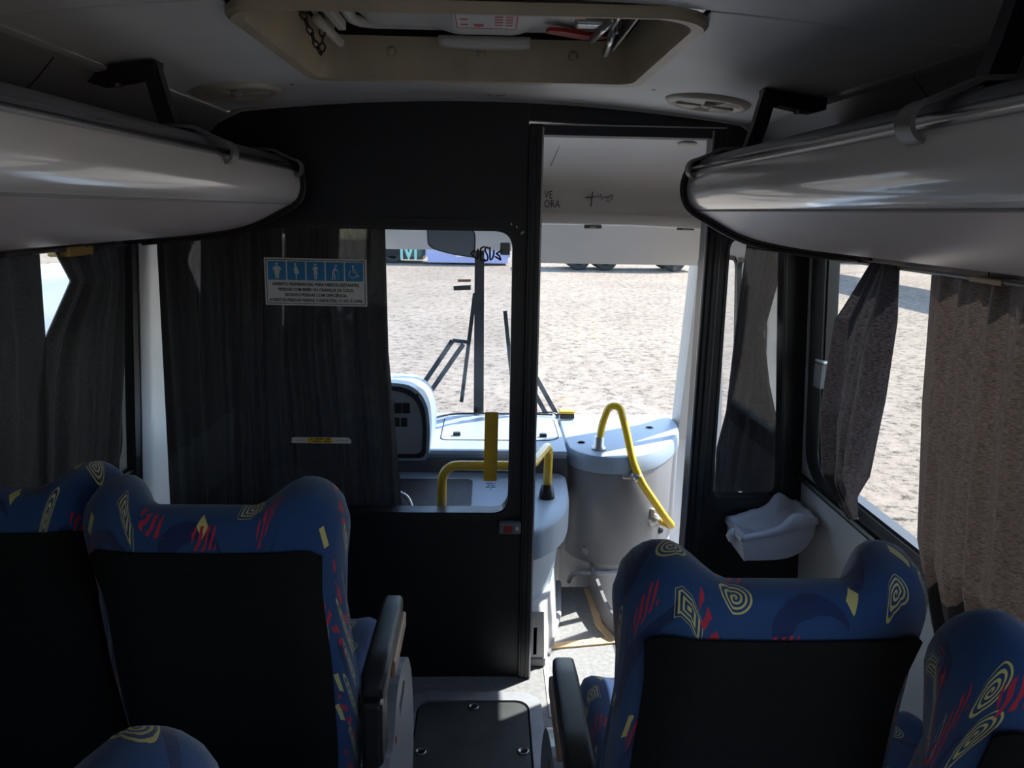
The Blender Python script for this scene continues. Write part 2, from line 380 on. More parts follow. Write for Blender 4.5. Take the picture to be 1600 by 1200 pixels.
def seat_fabric():
    """blue moquette: yellow spirals and squares, red scribbles, navy crescents, laid out in UV metres"""
    m = bpy.data.materials.new('seat_fabric'); m.use_nodes = True; MATS['seat_fabric'] = m; nt = m.node_tree; b = nt.nodes['Principled BSDF']
    N = nt.nodes.new; L = nt.links.new
    b.inputs['Roughness'].default_value = 0.85; b.inputs['Sheen Weight'].default_value = 0.3; b.inputs['Specular IOR Level'].default_value = 0.2
    tc = N('ShaderNodeTexCoord'); uv = tc.outputs['UV']
    oi = N('ShaderNodeObjectInfo')
    off = N('ShaderNodeVectorMath'); off.operation = 'SCALE'; off.inputs[0].default_value = (3.1, 1.7, 0); L(oi.outputs['Random'], off.inputs['Scale'])
    uvo = N('ShaderNodeVectorMath'); uvo.operation = 'ADD'; L(uv, uvo.inputs[0]); L(off.outputs[0], uvo.inputs[1])
    wob = N('ShaderNodeTexNoise'); wob.inputs['Scale'].default_value = 22; L(uvo.outputs[0], wob.inputs['Vector'])
    def math_(op, a, c=None, d=None):
        n = N('ShaderNodeMath'); n.operation = op
        for i, q in enumerate((a, c, d)):
            if q is None: continue
            if isinstance(q, (int, float)): n.inputs[i].default_value = q
            else: L(q, n.inputs[i])
        return n.outputs[0]
    def layer(scale, seed, shift):
        mp = N('ShaderNodeVectorMath'); mp.operation = 'ADD'; mp.inputs[1].default_value = shift; L(uvo.outputs[0], mp.inputs[0])
        v = N('ShaderNodeTexVoronoi'); v.voronoi_dimensions = '2D'; v.feature = 'F1'; v.inputs['Scale'].default_value = scale; v.inputs['Randomness'].default_value = 0.75
        L(mp.outputs[0], v.inputs['Vector'])
        d = N('ShaderNodeVectorMath'); d.operation = 'SUBTRACT'
        L(mp.outputs[0], d.inputs[0])
        L(v.outputs['Position'], d.inputs[1])
        s = N('ShaderNodeSeparateXYZ'); L(d.outputs[0], s.inputs[0])
        c = N('ShaderNodeSeparateColor'); L(v.outputs['Color'], c.inputs[0])
        ln = N('ShaderNodeVectorMath'); ln.operation = 'LENGTH'; L(d.outputs[0], ln.inputs[0])
        return s.outputs[0], s.outputs[1], ln.outputs['Value'], c.outputs[0], c.outputs[1], c.outputs[2]
    w = math_('MULTIPLY', math_('SUBTRACT', wob.outputs['Fac'], 0.5), 0.022)
    # yellow spirals / squares
    x, y, d, r, g, bl = layer(9.5, 0, (0, 0, 0))
    ang = math_('ARCTAN2', y, x)
    sp = math_('SINE', math_('ADD', math_('MULTIPLY', d, 900), ang))
    spiral = math_('MULTIPLY', math_('GREATER_THAN', sp, 0.15), math_('LESS_THAN', d, 0.024))
    spiral = math_('MULTIPLY', spiral, math_('LESS_THAN', r, 0.42))
    cheb = math_('MAXIMUM', math_('ABSOLUTE', x), math_('ABSOLUTE', y))
    sq = math_('MULTIPLY', math_('GREATER_THAN', math_('SINE', math_('MULTIPLY', cheb, 950)), 0.2), math_('LESS_THAN', cheb, 0.021))
    sq = math_('MULTIPLY', sq, math_('MULTIPLY', math_('GREATER_THAN', r, 0.42), math_('LESS_THAN', r, 0.62)))
    leaf = math_('LESS_THAN', math_('ADD', math_('MULTIPLY', math_('ABSOLUTE', x), 2.2), math_('ABSOLUTE', y)), 0.022)
    leaf = math_('MULTIPLY', leaf, math_('GREATER_THAN', r, 0.8))
    yellow = math_('MAXIMUM', math_('MAXIMUM', spiral, sq), leaf)
    # red scribbles
    x, y, d, r, g, bl = layer(9.0, 1, (0.37, 0.71, 0))
    st = math_('GREATER_THAN', math_('SINE', math_('MULTIPLY', math_('ADD', math_('ADD', x, math_('MULTIPLY', y, 0.35)), w), 520)), 0.1)
    red = math_('MULTIPLY', st, math_('MULTIPLY', math_('LESS_THAN', math_('ABSOLUTE', math_('ADD', y, w)), 0.021), math_('LESS_THAN', math_('ABSOLUTE', x), 0.020)))
    red = math_('MULTIPLY', red, math_('LESS_THAN', r, 0.6))
    # navy crescents
    x, y, d, r, g, bl = layer(5.6, 2, (0.13, 0.29, 0))
    d2 = math_('POWER', math_('ADD', math_('POWER', math_('SUBTRACT', x, 0.014), 2.0), math_('POWER', math_('SUBTRACT', y, math_('MULTIPLY', math_('SUBTRACT', g, 0.5), 0.05)), 2.0)), 0.5)
    dd = math_('ADD', d, w)
    navy = math_('MULTIPLY', math_('LESS_THAN', dd, 0.055), math_('GREATER_THAN', math_('ADD', d2, w), 0.046))
    navy = math_('MULTIPLY', navy, math_('LESS_THAN', r, 0.85))
    base = N('ShaderNodeValToRGB'); base.color_ramp.elements[0].color = (0.0095, 0.035, 0.118, 1); base.color_ramp.elements[1].color = (0.018, 0.062, 0.175, 1)
    bn = N('ShaderNodeTexNoise'); bn.inputs['Scale'].default_value = 9; L(uvo.outputs[0], bn.inputs['Vector']); L(bn.outputs['Fac'], base.inputs[0])
    cur = base.outputs[0]
    for fac, col in ((navy, (0.010, 0.022, 0.085, 1)), (yellow, (0.50, 0.43, 0.16, 1)), (red, (0.42, 0.02, 0.05, 1))):
        mx = N('ShaderNodeMix'); mx.data_type = 'RGBA'; L(fac, mx.inputs[0]); L(cur, mx.inputs[6]); mx.inputs[7].default_value = col; cur = mx.outputs[2]
    L(cur, b.inputs['Base Color'])
    fb = N('ShaderNodeTexNoise'); fb.inputs['Scale'].default_value = 700; L(uv, fb.inputs['Vector'])
    bp = N('ShaderNodeBump'); bp.inputs['Strength'].default_value = 0.35; bp.inputs['Distance'].default_value = 0.002
    L(fb.outputs['Fac'], bp.inputs['Height']); L(bp.outputs[0], b.inputs['Normal'])
seat_fabric()

# ================================================================== THE SETTING
YB, YP, YW = -3.2, 2.34, 3.55            # rear end, partition, foot of the windscreen
def XR(z): return 1.03 - 0.065 * (z - 0.6)
def XL(z): return -1.14 + 0.07 * (z - 0.6)
def zc(x): return 1.865 - 0.09 * (x + 0.03) ** 2
def st(o, label): return tag(o, label, None, None, 'structure')

# ---- floor
floor = empty('floor'); st(floor, 'grey speckled vinyl floor of the aisle')
fm = MB()
fm.add(*box(-1.16, 1.06, YB, 2.40, -0.03, 0.0))
fm.build('aisle_floor', 'floor_vinyl', floor)
fm = MB(); fm.add(*box(0.12, 0.47, 2.40, 2.985, -0.03, -0.001)); fm.build('entry_floor', 'floor_vinyl', floor)
part('floor_underside', box(-1.15, 1.05, YB, 2.40, -0.12, -0.031), 'dark_gap', floor)
part('wood_strip', plate([(0.205, 2.50), (0.49, 2.545), (0.485, 2.585), (0.215, 2.535)], [], 0.0, 0.006, XY(0)), 'wood_strip', floor)
part('wood_strip', plate([(0.415, 2.96), (0.425, 2.67), (0.465, 2.55), (0.49, 2.56), (0.452, 2.68), (0.445, 2.96)], [], 0.0, 0.006, XY(0.0005)), 'wood_strip', floor)
part('edge_strip', box(0.205, 0.222, 2.12, 2.50, 0.0, 0.003), 'side_grey', floor)
for (x, y) in ((0.235, 2.522), (0.36, 2.54)):
    part('nail', lathe([(0, 0.0075), (0.003, 0.0075), (0.0035, 0.006)], (x, y, 0), n=8), 'screw_steel', floor)

# ---- ceiling with the square opening for the roof hatch
HX0, HX1, HY0, HY1 = -0.405, 0.335, 1.26, 1.90
ceil = empty('ceiling'); st(ceil, 'pale grey moulded ceiling panel with a roof hatch opening')
xs = sorted(set([-0.76 + 1.52 * i / 24 for i in range(25)] + [HX0, HX1])); 
def ceil_strip(name, y0, y1, hole=False):
    m = MB()
    for a, b in zip(xs, xs[1:]):
        segs = [(y0, y1)]
        if hole and a >= HX0 - 1e-6 and b <= HX1 + 1e-6: segs = [(y0, HY0), (HY1, y1)]
        for (p, q) in segs:
            if q - p < 1e-4: continue
            m.add([(a, p, zc(a)), (b, p, zc(b)), (b, q, zc(b)), (a, q, zc(a)), (a, p, zc(a) + .01), (b, p, zc(b) + .01), (b, q, zc(b) + .01), (a, q, zc(a) + .01)],
                  [(0, 1, 2, 3), (4, 7, 6, 5), (0, 4, 5, 1), (3, 2, 6, 7)])
    bm = bmesh.new()
    o = m.build(name, 'ceiling_plastic', ceil, True, 40)
    bm.from_mesh(o.data); bmesh.ops.remove_doubles(bm, verts=bm.verts, dist=1e-5); bmesh.ops.recalc_face_normals(bm, faces=bm.faces)
    bm.to_mesh(o.data); bm.free()
    return o
ceil_strip('ceiling_panel', 1.262, YP + 0.01, True)
ceil_strip('ceiling_panel', YB, 1.252)
m = MB()
for a, b in zip(xs, xs[1:]):                                   # dark joint between the two panels
    m.add([(a, 1.248, zc(a) + .006), (b, 1.248, zc(b) + .006), (b, 1.266, zc(b) + .006), (a, 1.266, zc(a) + .006)], [(0, 1, 2, 3)])
m.build('ceiling_joint', 'dark_gap', ceil)
for (x, y) in ((-0.49, 2.02), (-0.01, 2.04), (0.02, 2.26), (-0.005, 2.262), (0.40, 1.99), (0.475, 2.07), (0.52, 2.075), (0.035, 2.255)):
    part('ceiling_screw', lathe([(0, -0.0015), (0.0045, -0.0012), (0.006, 0.001)], (x, y, zc(x)), n=10), 'steel_dark', ceil)
# coves that run from the ceiling edge down to the side walls above the racks
for s, nm in ((1, 'right'), (-1, 'left')):
    W = XR if s > 0 else (lambda z: -XL(z))
    prof = [(0.755, zc(0.755) + 0.004), (0.80, 1.765), (0.86, 1.71), (0.91, 1.66), (W(1.58) - 0.02, 1.58), (W(1.44) - 0.012, 1.44)]
    for (y0, y1) in ((YB, 0.62), (0.625, 1.46), (1.465, YP)):
        inset = 0.0
        v, f = loft([[(s * x, y0, z) for x, z in prof], [(s * x, y1, z) for x, z in prof]], closed=False)
        part('cove_panel', (v, f), 'cove_grey', ceil, True, 30)
    for yj in (0.6225, 1.4625):
        part('cove_joint', loft([[(s * (x + 0.004), y, z + 0.003) for x, z in prof] for y in (yj - 0.02, yj + 0.02)], closed=False), 'dark_gap', ceil)
    part('cove_trim', loft([[(s * (0.742), y, zc(0.742) - 0.001), (s * 0.748, y, zc(0.748) - 0.007), (s * 0.764, y, zc(0.764) - 0.009), (s * 0.768, y, zc(0.768) + 0.002)] for y in (YB, YP)]), 'trim_grey', ceil)
# roof skin above, keeps the sky out
v, f = loft([[(x, y, z) for x, z in ((-1.15, 1.60), (-1.14, 1.72), (-1.0, 1.92), (-0.6, 2.05), (0, 2.09), (0.55, 2.05), (0.92, 1.92), (1.05, 1.72), (1.06, 1.60))] for y in (YB - 0.1, 3.30)], closed=False)
part('roof_skin', (v, f), 'vehicle_white', ceil, True)

# ---- side walls (window openings cut out), windows
def side_wall(nm, W, s, wins, y0, y1, zlow=-0.03):
    root = empty('wall_' + nm); st(root, 'off-white %s side wall below and between the windows' % nm)
    out = [(y0, zlow), (y1, zlow), (y1, 1.62), (y0, 1.62)]
    holes = [rrect(a - 0.012, b + 0.012, c - 0.012, d + 0.012, 0.075, 6) for (a, b, c, d) in wins]
    v, f = plate(out, holes, 0.0, 0.018, lambda u, v_, w: (W(v_) + s * w, u, v_))
    part('wall_panel', (v, f), 'wall_white', root)
    return root
WIN_R = [(0.80, 2.175, 0.80, 1.53), (-0.75, 0.66, 0.80, 1.53), (-2.4, -0.9, 0.80, 1.53)]
WIN_L = [(0.80, 2.235, 0.80, 1.53), (-0.75, 0.66, 0.80, 1.53), (-2.4, -0.9, 0.80, 1.53)]
side_wall('right', XR, 1, WIN_R, YB, YP + 0.04)
side_wall('left', XL, -1, WIN_L, YB, YP + 0.04)
def window(nm, W, s, r, latch=False):
    (a, b, c, d) = r
    root = empty(nm); st(root, 'black rubber framed side window, its pane in a dark seal')
    mp = lambda u, v_, w: (W(v_) + s * w, u, v_)
    part('rubber_frame', ring(rrect(a - 0.045, b + (0.115 if latch else 0.045), c - 0.05, d + 0.045, 0.11, 8), rrect(a, b, c, d, 0.07, 8), -0.012, 0.020, mp), 'black_rubber', root)
    part('inner_bead', ring(rrect(a - 0.022, b + 0.022, c - 0.022, d + 0.022, 0.085, 8), rrect(a - 0.008, b + 0.008, c - 0.008, d + 0.008, 0.075, 8), -0.019, -0.006, mp), 'dark_profile', root)
    part('pane', plate(rrect(a - 0.002, b + 0.002, c - 0.002, d + 0.002, 0.07, 8), [], 0.008, 0.012, mp), 'glass_tint', root)
    if latch:
        l = part('latch', box(W(1.1) - 0.035, W(1.1) + 0.004, b - 0.022, b + 0.022, 1.06, 1.135, 0.006), 'instrument_grey', root)
        part('latch_lip', box(W(1.1) - 0.032, W(1.1) + 0.0, b - 0.032, b + 0.028, 1.136, 1.142, 0.002), 'side_grey', l)
    return root
n = 1
for r in WIN_R: window('window_%d' % n, XR, 1, r, n == 1); n += 1
for r in WIN_L: window('window_%d' % n, XL, -1, r); n += 1
rw = plate([(XL(0), -0.03), (XR(0), -0.03), (XR(1.6), 1.75), (0.6, 1.9), (-0.6, 1.9), (XL(1.6), 1.75)], [], -0.05, 0, XZ(YB)); st(part('wall_rear', rw, 'wall_white'), 'plain rear wall of the bus behind the seats')
# dark ledge moulding under the right window
tr = part('trim_1', tube([(XR(0.735) - 0.012, YB + .1, 0.735), (XR(0.735) - 0.012, 2.33, 0.735)], 0.012, 8), 'black_rubber'); st(tr, 'thin black piping along the wall under the right windows')
tr = part('trim_2', tube([(XL(0.735) + 0.012, YB + .1, 0.735), (XL(0.735) + 0.012, 2.33, 0.735)], 0.012, 8), 'black_rubber'); st(tr, 'thin black piping along the wall under the left windows')

# ---- partition behind the driver with doorway
DX0, DX1, DZ = 0.155, 0.648, 1.79
part_root = empty('wall_front'); st(part_root, 'black partition behind the driver with two panes and an open doorway')
def top_edge(a, b, k=14):
    def zt(x):
        if abs(x) <= 0.76: return zc(x) + 0.004
        W = XR(1.6) if x > 0 else -XL(1.6)
        return lerp(zc(0.76), 1.60, min(1, (abs(x) - 0.76) / (W - 0.76)))
    return [(lerp(a, b, i / k), zt(lerp(a, b, i / k))) for i in range(k + 1)]
LW = [(-1.112, 0.60), (0.070, 0.60), (0.070, 1.492), (-1.050, 1.492)]
def rquad(q, r, n=7, grow=0.0):
    """quad with rounded corners, optionally grown outwards"""
    P = [Vector(p) for p in q]; k = 4; G = []
    for i in range(k):
        e0 = (P[i] - P[i - 1]).normalized(); e1 = (P[(i + 1) % k] - P[i]).normalized()
        n0 = Vector((e0.y, -e0.x)); n1 = Vector((e1.y, -e1.x))
        bis = (n0 + n1).normalized(); G.append(P[i] + bis * (grow / max(0.3, bis.dot(n0))))
    out = []
    rr = r + grow
    for i in range(k):
        a, b, c = G[i - 1], G[i], G[(i + 1) % k]
        p, q_ = b + (a - b).normalized() * rr, b + (c - b).normalized() * rr
        for j in range(n + 1):
            t = j / n; w = (1 - t) ** 2 * p + 1.17 * t * (1 - t) * 2 * b * 0.8547 + t * t * q_
            out.append(tuple(w))
    return out
RW = [(0.733, 0.655), (0.957, 0.655), (0.890, 1.482), (0.726, 1.482)]
left_out = [(XL(0.0), 0.0), (0.112, 0.0)] + list(reversed(top_edge(XL(1.6), 0.112)))
part('partition_panel', plate(left_out, [rquad(LW, 0.055, 7, 0.012)], 0, 0.035, XZ(YP)), 'black_laminate', part_root)
right_out = [(0.70, 0.0), (XR(0.0), 0.0)] + list(reversed(top_edge(0.70, XR(1.6))))
part('partition_panel', plate(right_out, [rquad(RW, 0.035, 7, 0.012)], 0, 0.035, XZ(YP)), 'black_laminate', part_root)
head_out = [(0.1135, DZ + 0.02), (0.699, DZ)] + list(reversed(top_edge(0.1135, 0.699)))
part('partition_header', plate(head_out, [], 0, 0.035, XZ(YP)), 'black_laminate', part_root)
# doorway frame: ribbed dark profiles with a bright edge
for (a, b, e) in ((0.112, DX0, DX0), (DX1, 0.70, DX1)):
    post = part('door_post', box(a, b, YP - 0.012, YP + 0.05, 0.0, DZ + 0.01, 0.004), 'dark_profile', part_root)
    for k in range(2):
        x = lerp(a, b, 0.3 + 0.34 * k)
        part('post_rib', box(x - 0.004, x + 0.004, YP - 0.017, YP - 0.011, 0.005, DZ, 0.0015), 'black_rubber', post)
    xe = e - 0.002 if e == DX0 else e + 0.002
    part('post_edge', box(xe - 0.0025, xe + 0.0025, YP - 0.014, YP - 0.010, 0.005, DZ, 0.0), 'aluminium_edge', post)
hd = part('door_head', box(DX0 - 0.002, DX1 + 0.002, YP - 0.012, YP + 0.05, DZ - 0.022, DZ + 0.008, 0.003), 'dark_profile', part_root)
part('post_edge', box(DX0, DX1 + 0.04, YP - 0.015, YP - 0.012, DZ + 0.006, DZ + 0.010), 'aluminium_edge', hd)
# panes with rubber seals
for q, r in ((LW, 0.055), (RW, 0.035)):
    g = part('pane', plate(rquad(q, r, 7, 0.006), [], 0.014, 0.019, XZ(YP)), 'glass_partition', part_root)
    part('pane_seal', ring(rquad(q, r, 7, 0.032), rquad(q, r, 7, 0.0), -0.010, 0.045, XZ(YP)), 'black_rubber', g)
    part('seal_bead', ring(rquad(q, r, 7, 0.010), rquad(q, r, 7, 0.004), -0.0135, -0.009, XZ(YP)), 'dark_profile', g)
# pale cord where the partition meets the ceiling
part('ceiling_cord', tube([(x, YP - 0.006, z - 0.006) for x, z in top_edge(-0.78, 0.80, 24)], 0.006, 8), 'trim_grey', part_root, True)
# paint chips by the corner of the pane
for (x, z) in ((0.078, 1.505), (0.062, 1.513), (0.093, 1.487), (0.098, 1.49)):
    part('paint_chip', plate([(x, z), (x + 0.006, z - 0.004), (x + 0.004, z + 0.006)], [], -0.0108, -0.0102, XZ(YP)), 'sign_white', part_root)

# ================================================================== LUGGAGE RACKS
RP = [(0.520, 1.673), (0.500, 1.664), (0.490, 1.650), (0.484, 1.632), (0.482, 1.612), (0.486, 1.590), (0.496, 1.572), (0.512, 1.560)]
RU = [(0.512, 1.560), (0.547, 1.541), (0.613, 1.508), (0.68, 1.488), (0.778, 1.472), (0.87, 1.462), (0.985, 1.452)]
def rack(s, shift, yend, label, straps, hangers):
    X = lambda x: s * (x + shift)
    root = empty('luggage_rack', (X(0.75), yend - 1.0, 1.5)); tag(root, label, 'luggage rack', 'overhead luggage racks')
    o = Vector(root.location)
    def P(name, vf, m, smooth=False, sharp=None, parent=root):
        v = [tuple(Vector(p) - o) for p in vf[0]]
        return link_mesh(name, v, vf[1], m, parent, smooth, None, sharp)
    def sheet(prof, th, y0, y1, nrm=1):
        inner = []
        for i, p in enumerate(prof):
            a = Vector(prof[max(i - 1, 0)]); b = Vector(prof[min(i + 1, len(prof) - 1)]); t = (b - a).normalized()
            inner.append((p[0] - t.y * th, p[1] + t.x * th))
        lp = list(prof) + inner[::-1]
        return loft([[(X(x), y, z) for x, z in lp] for y in (y0, y1)])
    y0 = YB + 0.05
    sp = [tuple(p)[:2] for p in smooth_path([(x, z, 0) for x, z in RP], 4)]
    su = [tuple(p)[:2] for p in smooth_path([(x, z, 0) for x, z in RU], 4)]
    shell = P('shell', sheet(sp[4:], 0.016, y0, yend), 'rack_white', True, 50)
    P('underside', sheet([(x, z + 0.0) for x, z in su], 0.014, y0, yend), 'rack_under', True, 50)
    P('seam', tube([(X(0.5105), y0, 1.5595), (X(0.5105), yend, 1.5595)], 0.0022, 6), 'trim_grey', parent=shell)
    # dark upper lip with the chrome rail in front of it
    lip = [(0.505, 1.668), (0.512, 1.678), (0.534, 1.690), (0.552, 1.690), (0.552, 1.655), (0.53, 1.648), (0.503, 1.655)]
    P('lip', loft([[(X(x), y, z) for x, z in lip] for y in (y0, yend - 0.01)]), 'rack_lip', True, 40)
    P('rail', tube([(X(0.490), y0, 1.6565), (X(0.490), yend + 0.075 if s < 0 else yend, 1.6565)], 0.0095, 12), 'rail_metal', True)
    # black end cap with a rim proud of the shell
    full = sp + su[1:]
    rim = []
    for i, p in enumerate(full):
        a = Vector(full[max(i - 1, 0)]); b = Vector(full[min(i + 1, len(full) - 1)]); t = (b - a).normalized()
        rim.append((p[0] + t.y * 0.012, p[1] - t.x * 0.012))
    capo = [(0.56, 1.70)] + rim + [(0.985, 1.66), (0.75, 1.69)]
    P('end_cap', plate(capo, [], 0, 0.016, lambda u, v_, w: (X(u), yend - 0.004 + w, v_)), 'bracket_black')
    P('end_seal', tube(smooth_path([(X(x), yend - 0.006, z) for x, z in rim[2:]][::3], 3), 0.006, 8), 'black_rubber', True)
    for (yc, wd) in straps:
        c = []
        for i in range(13):                                        # hook over the rail
            a = math.radians(-70 - 200 * i / 12); c.append((0.490 + 0.019 * math.cos(a), 1.6565 + 0.019 * math.sin(a)))
        c = c + [(0.515, 1.686), (0.545, 1.700), (0.60, 1.703)]
        inn = []
        for i, p in enumerate(c):
            a = Vector(c[max(i - 1, 0)]); b = Vector(c[min(i + 1, len(c) - 1)]); t = (b - a).normalized()
            inn.append((p[0] - t.y * 0.006, p[1] + t.x * 0.006))
        P('strap', loft([[(X(x), y, z) for x, z in c + inn[::-1]] for y in (yc - wd / 2, yc + wd / 2)]), 'strap_grey', True, 40)
    for yc in hangers:
        pts = [(0.585, 1.62), (0.59, 1.70), (0.605, 1.75), (0.622, zc(0.622) - 0.004)]
        sec = []
        for (x, z), w in zip(pts, (0.030, 0.030, 0.027, 0.025)):
            sec.append([(X(x - 0.016), yc - w / 2, z), (X(x - 0.016), yc + w / 2, z), (X(x + 0.016), yc + w / 2, z), (X(x + 0.016), yc - w / 2, z)])
        h = P('hanger', loft(sec), 'bracket_black', True, 50)
        foot = [(0.606, zc(0.606) - 0.003), (0.745, zc(0.745) - 0.003), (0.745, zc(0.745) - 0.028), (0.72, zc(0.72) - 0.038), (0.64, zc(0.64) - 0.034), (0.61, zc(0.61) - 0.05)]
        P('hanger_foot', loft([[(X(x), y, z) for x, z in foot] for y in (yc - 0.022, yc + 0.022)]), 'bracket_black', parent=h)
        P('bolt', lathe([(0, -0.008), (0.008, -0.008), (0.008, 0.0)], (X(0.69), yc, zc(0.69) - 0.035), n=8), 'steel_dark', parent=h)
    return root
rack(1, 0.0, 1.93, 'pale grey overhead luggage rack on the right above the brown curtain', [(1.875, 0.03), (0.90, 0.035)], [1.80, 0.95])
rack(-1, 0.047, 2.235, 'pale grey overhead luggage rack on the left, its chrome rail sticking out', [(2.20, 0.03), (1.63, 0.035)], [1.63, 0.62])

# ================================================================== ROOF HATCH
rh = empty('roof_hatch', (0, 0, 0)); tag(rh, 'tan framed emergency roof hatch with a pale plastic lid, in the ceiling', 'roof hatch')
def zc_ring(rect, dz): return [(x, y, zc(x) + dz) for x, y in rect]
outs = [rrect(HX0 - 0.012, HX1 + 0.012, HY0 - 0.012, HY1 + 0.012, 0.075, 6), rrect(HX0 - 0.006, HX1 + 0.006, HY0 - 0.006, HY1 + 0.006, 0.072, 6), rrect(HX0 + 0.012, HX1 - 0.012, HY0 + 0.012, HY1 - 0.012, 0.065, 6),
        rrect(HX0 + 0.022, HX1 - 0.022, HY0 + 0.022, HY1 - 0.022, 0.06, 6)]
inn = rrect(HX0 + 0.035, HX1 - 0.035, HY0 + 0.03, HY1 - 0.03, 0.05, 6)
rings = [zc_ring(outs[0], 0.0), zc_ring(outs[0], -0.010), zc_ring(outs[1], -0.017), zc_ring(outs[2], -0.015), zc_ring(outs[3], 0.002), [(x, y, 1.932) for x, y in inn]]
part('hatch_frame', loft(rings, cap=False), 'roof_frame_tan', rh, True, 45)
wl_ = [[(x, y, z) for x, y in rrect(HX0 - 0.02, HX1 + 0.02, HY0 - 0.02, HY1 + 0.02, 0.05, 4)] for z in (1.93, 2.04)]
_v, _fc = loft(wl_, cap=False); _n = len(wl_[0]); _fc.append(tuple(range(_n, 2 * _n)))
part('hatch_well', (_v, _fc), 'dark_gap', rh)
for (x) in (-0.227, -0.024, 0.187):
    part('frame_screw', lathe([(0, -0.008), (0.007, -0.0075), (0.010, -0.004), (0.011, 0.0)], (x, HY1 - 0.026, 1.90), 'y', 14), 'roof_frame_tan', rh, True)
# lid, a shallow moulded tray with a bowed handle lip
def lid_pt(u, v):
    x = lerp(-0.30, 0.25, u); y = lerp(1.28, 1.825, v)
    z = 1.936
    e = min(u, 1 - u) / 0.10; g = (1 - v) / 0.10
    z += 0.03 * (1 - sstep(0, 1, e)) + 0.02 * (1 - sstep(0, 1, (1 - v) / 0.05))
    z -= 0.014 * sstep(0.30, 0.42, u) * (1 - sstep(0.62, 0.74, u)) * sstep(0.25, 0.5, v)
    return (x, y, z)
gv = [lid_pt(i / 40, j / 30) for j in range(31) for i in range(41)]; gf = [(j * 41 + i, j * 41 + i + 1, j * 41 + i + 42, j * 41 + i + 41) for j in range(30) for i in range(40)]
lid = part('lid', (gv, gf), 'lid_plastic', rh, True)
hl = []
for i in range(17):
    t = i / 16; x = lerp(-0.115, 0.085, t); b = math.sin(PI * t) ** 0.6
    hl.append([(x, 1.80, 1.9220), (x, 1.83 + 0.028 * b, 1.9190), (x, 1.838 + 0.036 * b, 1.9120), (x, 1.83 + 0.028 * b, 1.9040), (x, 1.80, 1.9060)])
part('handle_lip', loft(hl), 'lid_plastic', lid, True)
part('lid_rail', tube(fillet([(-0.30, 1.30, 1.9490), (-0.30, 1.825, 1.9490), (0.25, 1.825, 1.9490), (0.25, 1.30, 1.9490)], 0.05), 0.012, 8), 'lid_plastic', lid, True)
# printed label: pale paper with red frame and red lines
lb = part('label', plate([(-0.075, 1.50), (0.055, 1.50), (0.055, 1.70), (-0.075, 1.70)], [], 0, 0.0012, lambda u, v, w: (u, v, 1.9165 - w)), 'label_paper', lid)
m = MB(); m.add(*ring([(-0.071, 1.504), (0.051, 1.504), (0.051, 1.696), (-0.071, 1.696)], [(-0.069, 1.506), (0.049, 1.506), (0.049, 1.694), (-0.069, 1.694)], 0.0012, 0.0018, lambda u, v, w: (u, v, 1.9165 - w)))
m.build('label_border', 'red_ink', lb)
for k in range(7):
    for (x0, x1) in ((-0.062, -0.047), (0.006, 0.022), (0.028, 0.042)):
        y = 1.53 + 0.022 * k
        if x0 < -0.05 and k % 2: continue
        part('print_line', plate([(x0, y), (x1, y), (x1, y + 0.008), (x0, y + 0.008)], [], 0.0012, 0.0018, lambda u, v, w: (u, v, 1.9165 - w)), 'red_ink', lb)
part('print_mark', plate([(-0.036, 1.66), (-0.016, 1.66), (-0.016, 1.676), (-0.026, 1.684), (-0.036, 1.676)], [], 0.0012, 0.0018, lambda u, v, w: (u, v, 1.9165 - w)), 'red_ink', lb)
# red pull tabs and the steel latch on the right
part('pull_tab', plate([(0.115, 1.745), (0.16, 1.775), (0.20, 1.80), (0.245, 1.79), (0.25, 1.765), (0.20, 1.755), (0.15, 1.725), (0.12, 1.72)], [], 0, 0.008, XY(1.9190)), 'red_plastic', rh)
part('pull_tab', plate([(0.165, 1.60), (0.185, 1.60), (0.185, 1.64), (0.165, 1.64)], [], 0, 0.008, XY(1.9240)), 'red_plastic', rh)
part('latch_arm', box(0.17, 0.285, 1.66, 1.70, 1.9190, 1.9390, 0.006), 'steel', rh)
part('latch_arm', tube([(0.215, 1.76, 1.9120), (0.235, 1.60, 1.9170)], 0.008, 8), 'steel', rh, True)
lp = part('latch_plate', box(0.262, 0.268, 1.46, 1.80, 1.895, 1.9390, 0.002), 'steel_dark', rh)
for k in range(4): part('latch_slot', box(0.2605, 0.2625, 1.50 + 0.075 * k, 1.512 + 0.075 * k, 1.91, 1.9190), 'dark_gap', lp)
part('gas_strut', tube([(0.252, 1.80, 1.893), (0.247, 1.66, 1.915)], 0.0085, 10), 'steel', rh, True)
part('gas_strut', tube([(0.245, 1.66, 1.915), (0.24, 1.50, 1.9190)], 0.006, 10), 'steel', rh, True)
part('latch_ring', lathe([(0.010, -0.004), (0.016, -0.004), (0.016, 0.004), (0.010, 0.004), (0.010, -0.004)], (0.249, 1.64, 1.915), 'x', 14), 'steel_dark', rh, True)
part('hinge_pin', tube([(-0.325, 1.78, 1.898), (-0.335, 1.60, 1.9040)], 0.010, 10), 'beige_plastic', rh, True)
part('hinge_plate', box(-0.345, -0.335, 1.42, 1.78, 1.915, 1.9490, 0.002), 'beige_plastic', rh)
part('hinge_bar', box(-0.318, -0.300, 1.55, 1.72, 1.9090, 1.9290, 0.004), 'beige_plastic', rh)
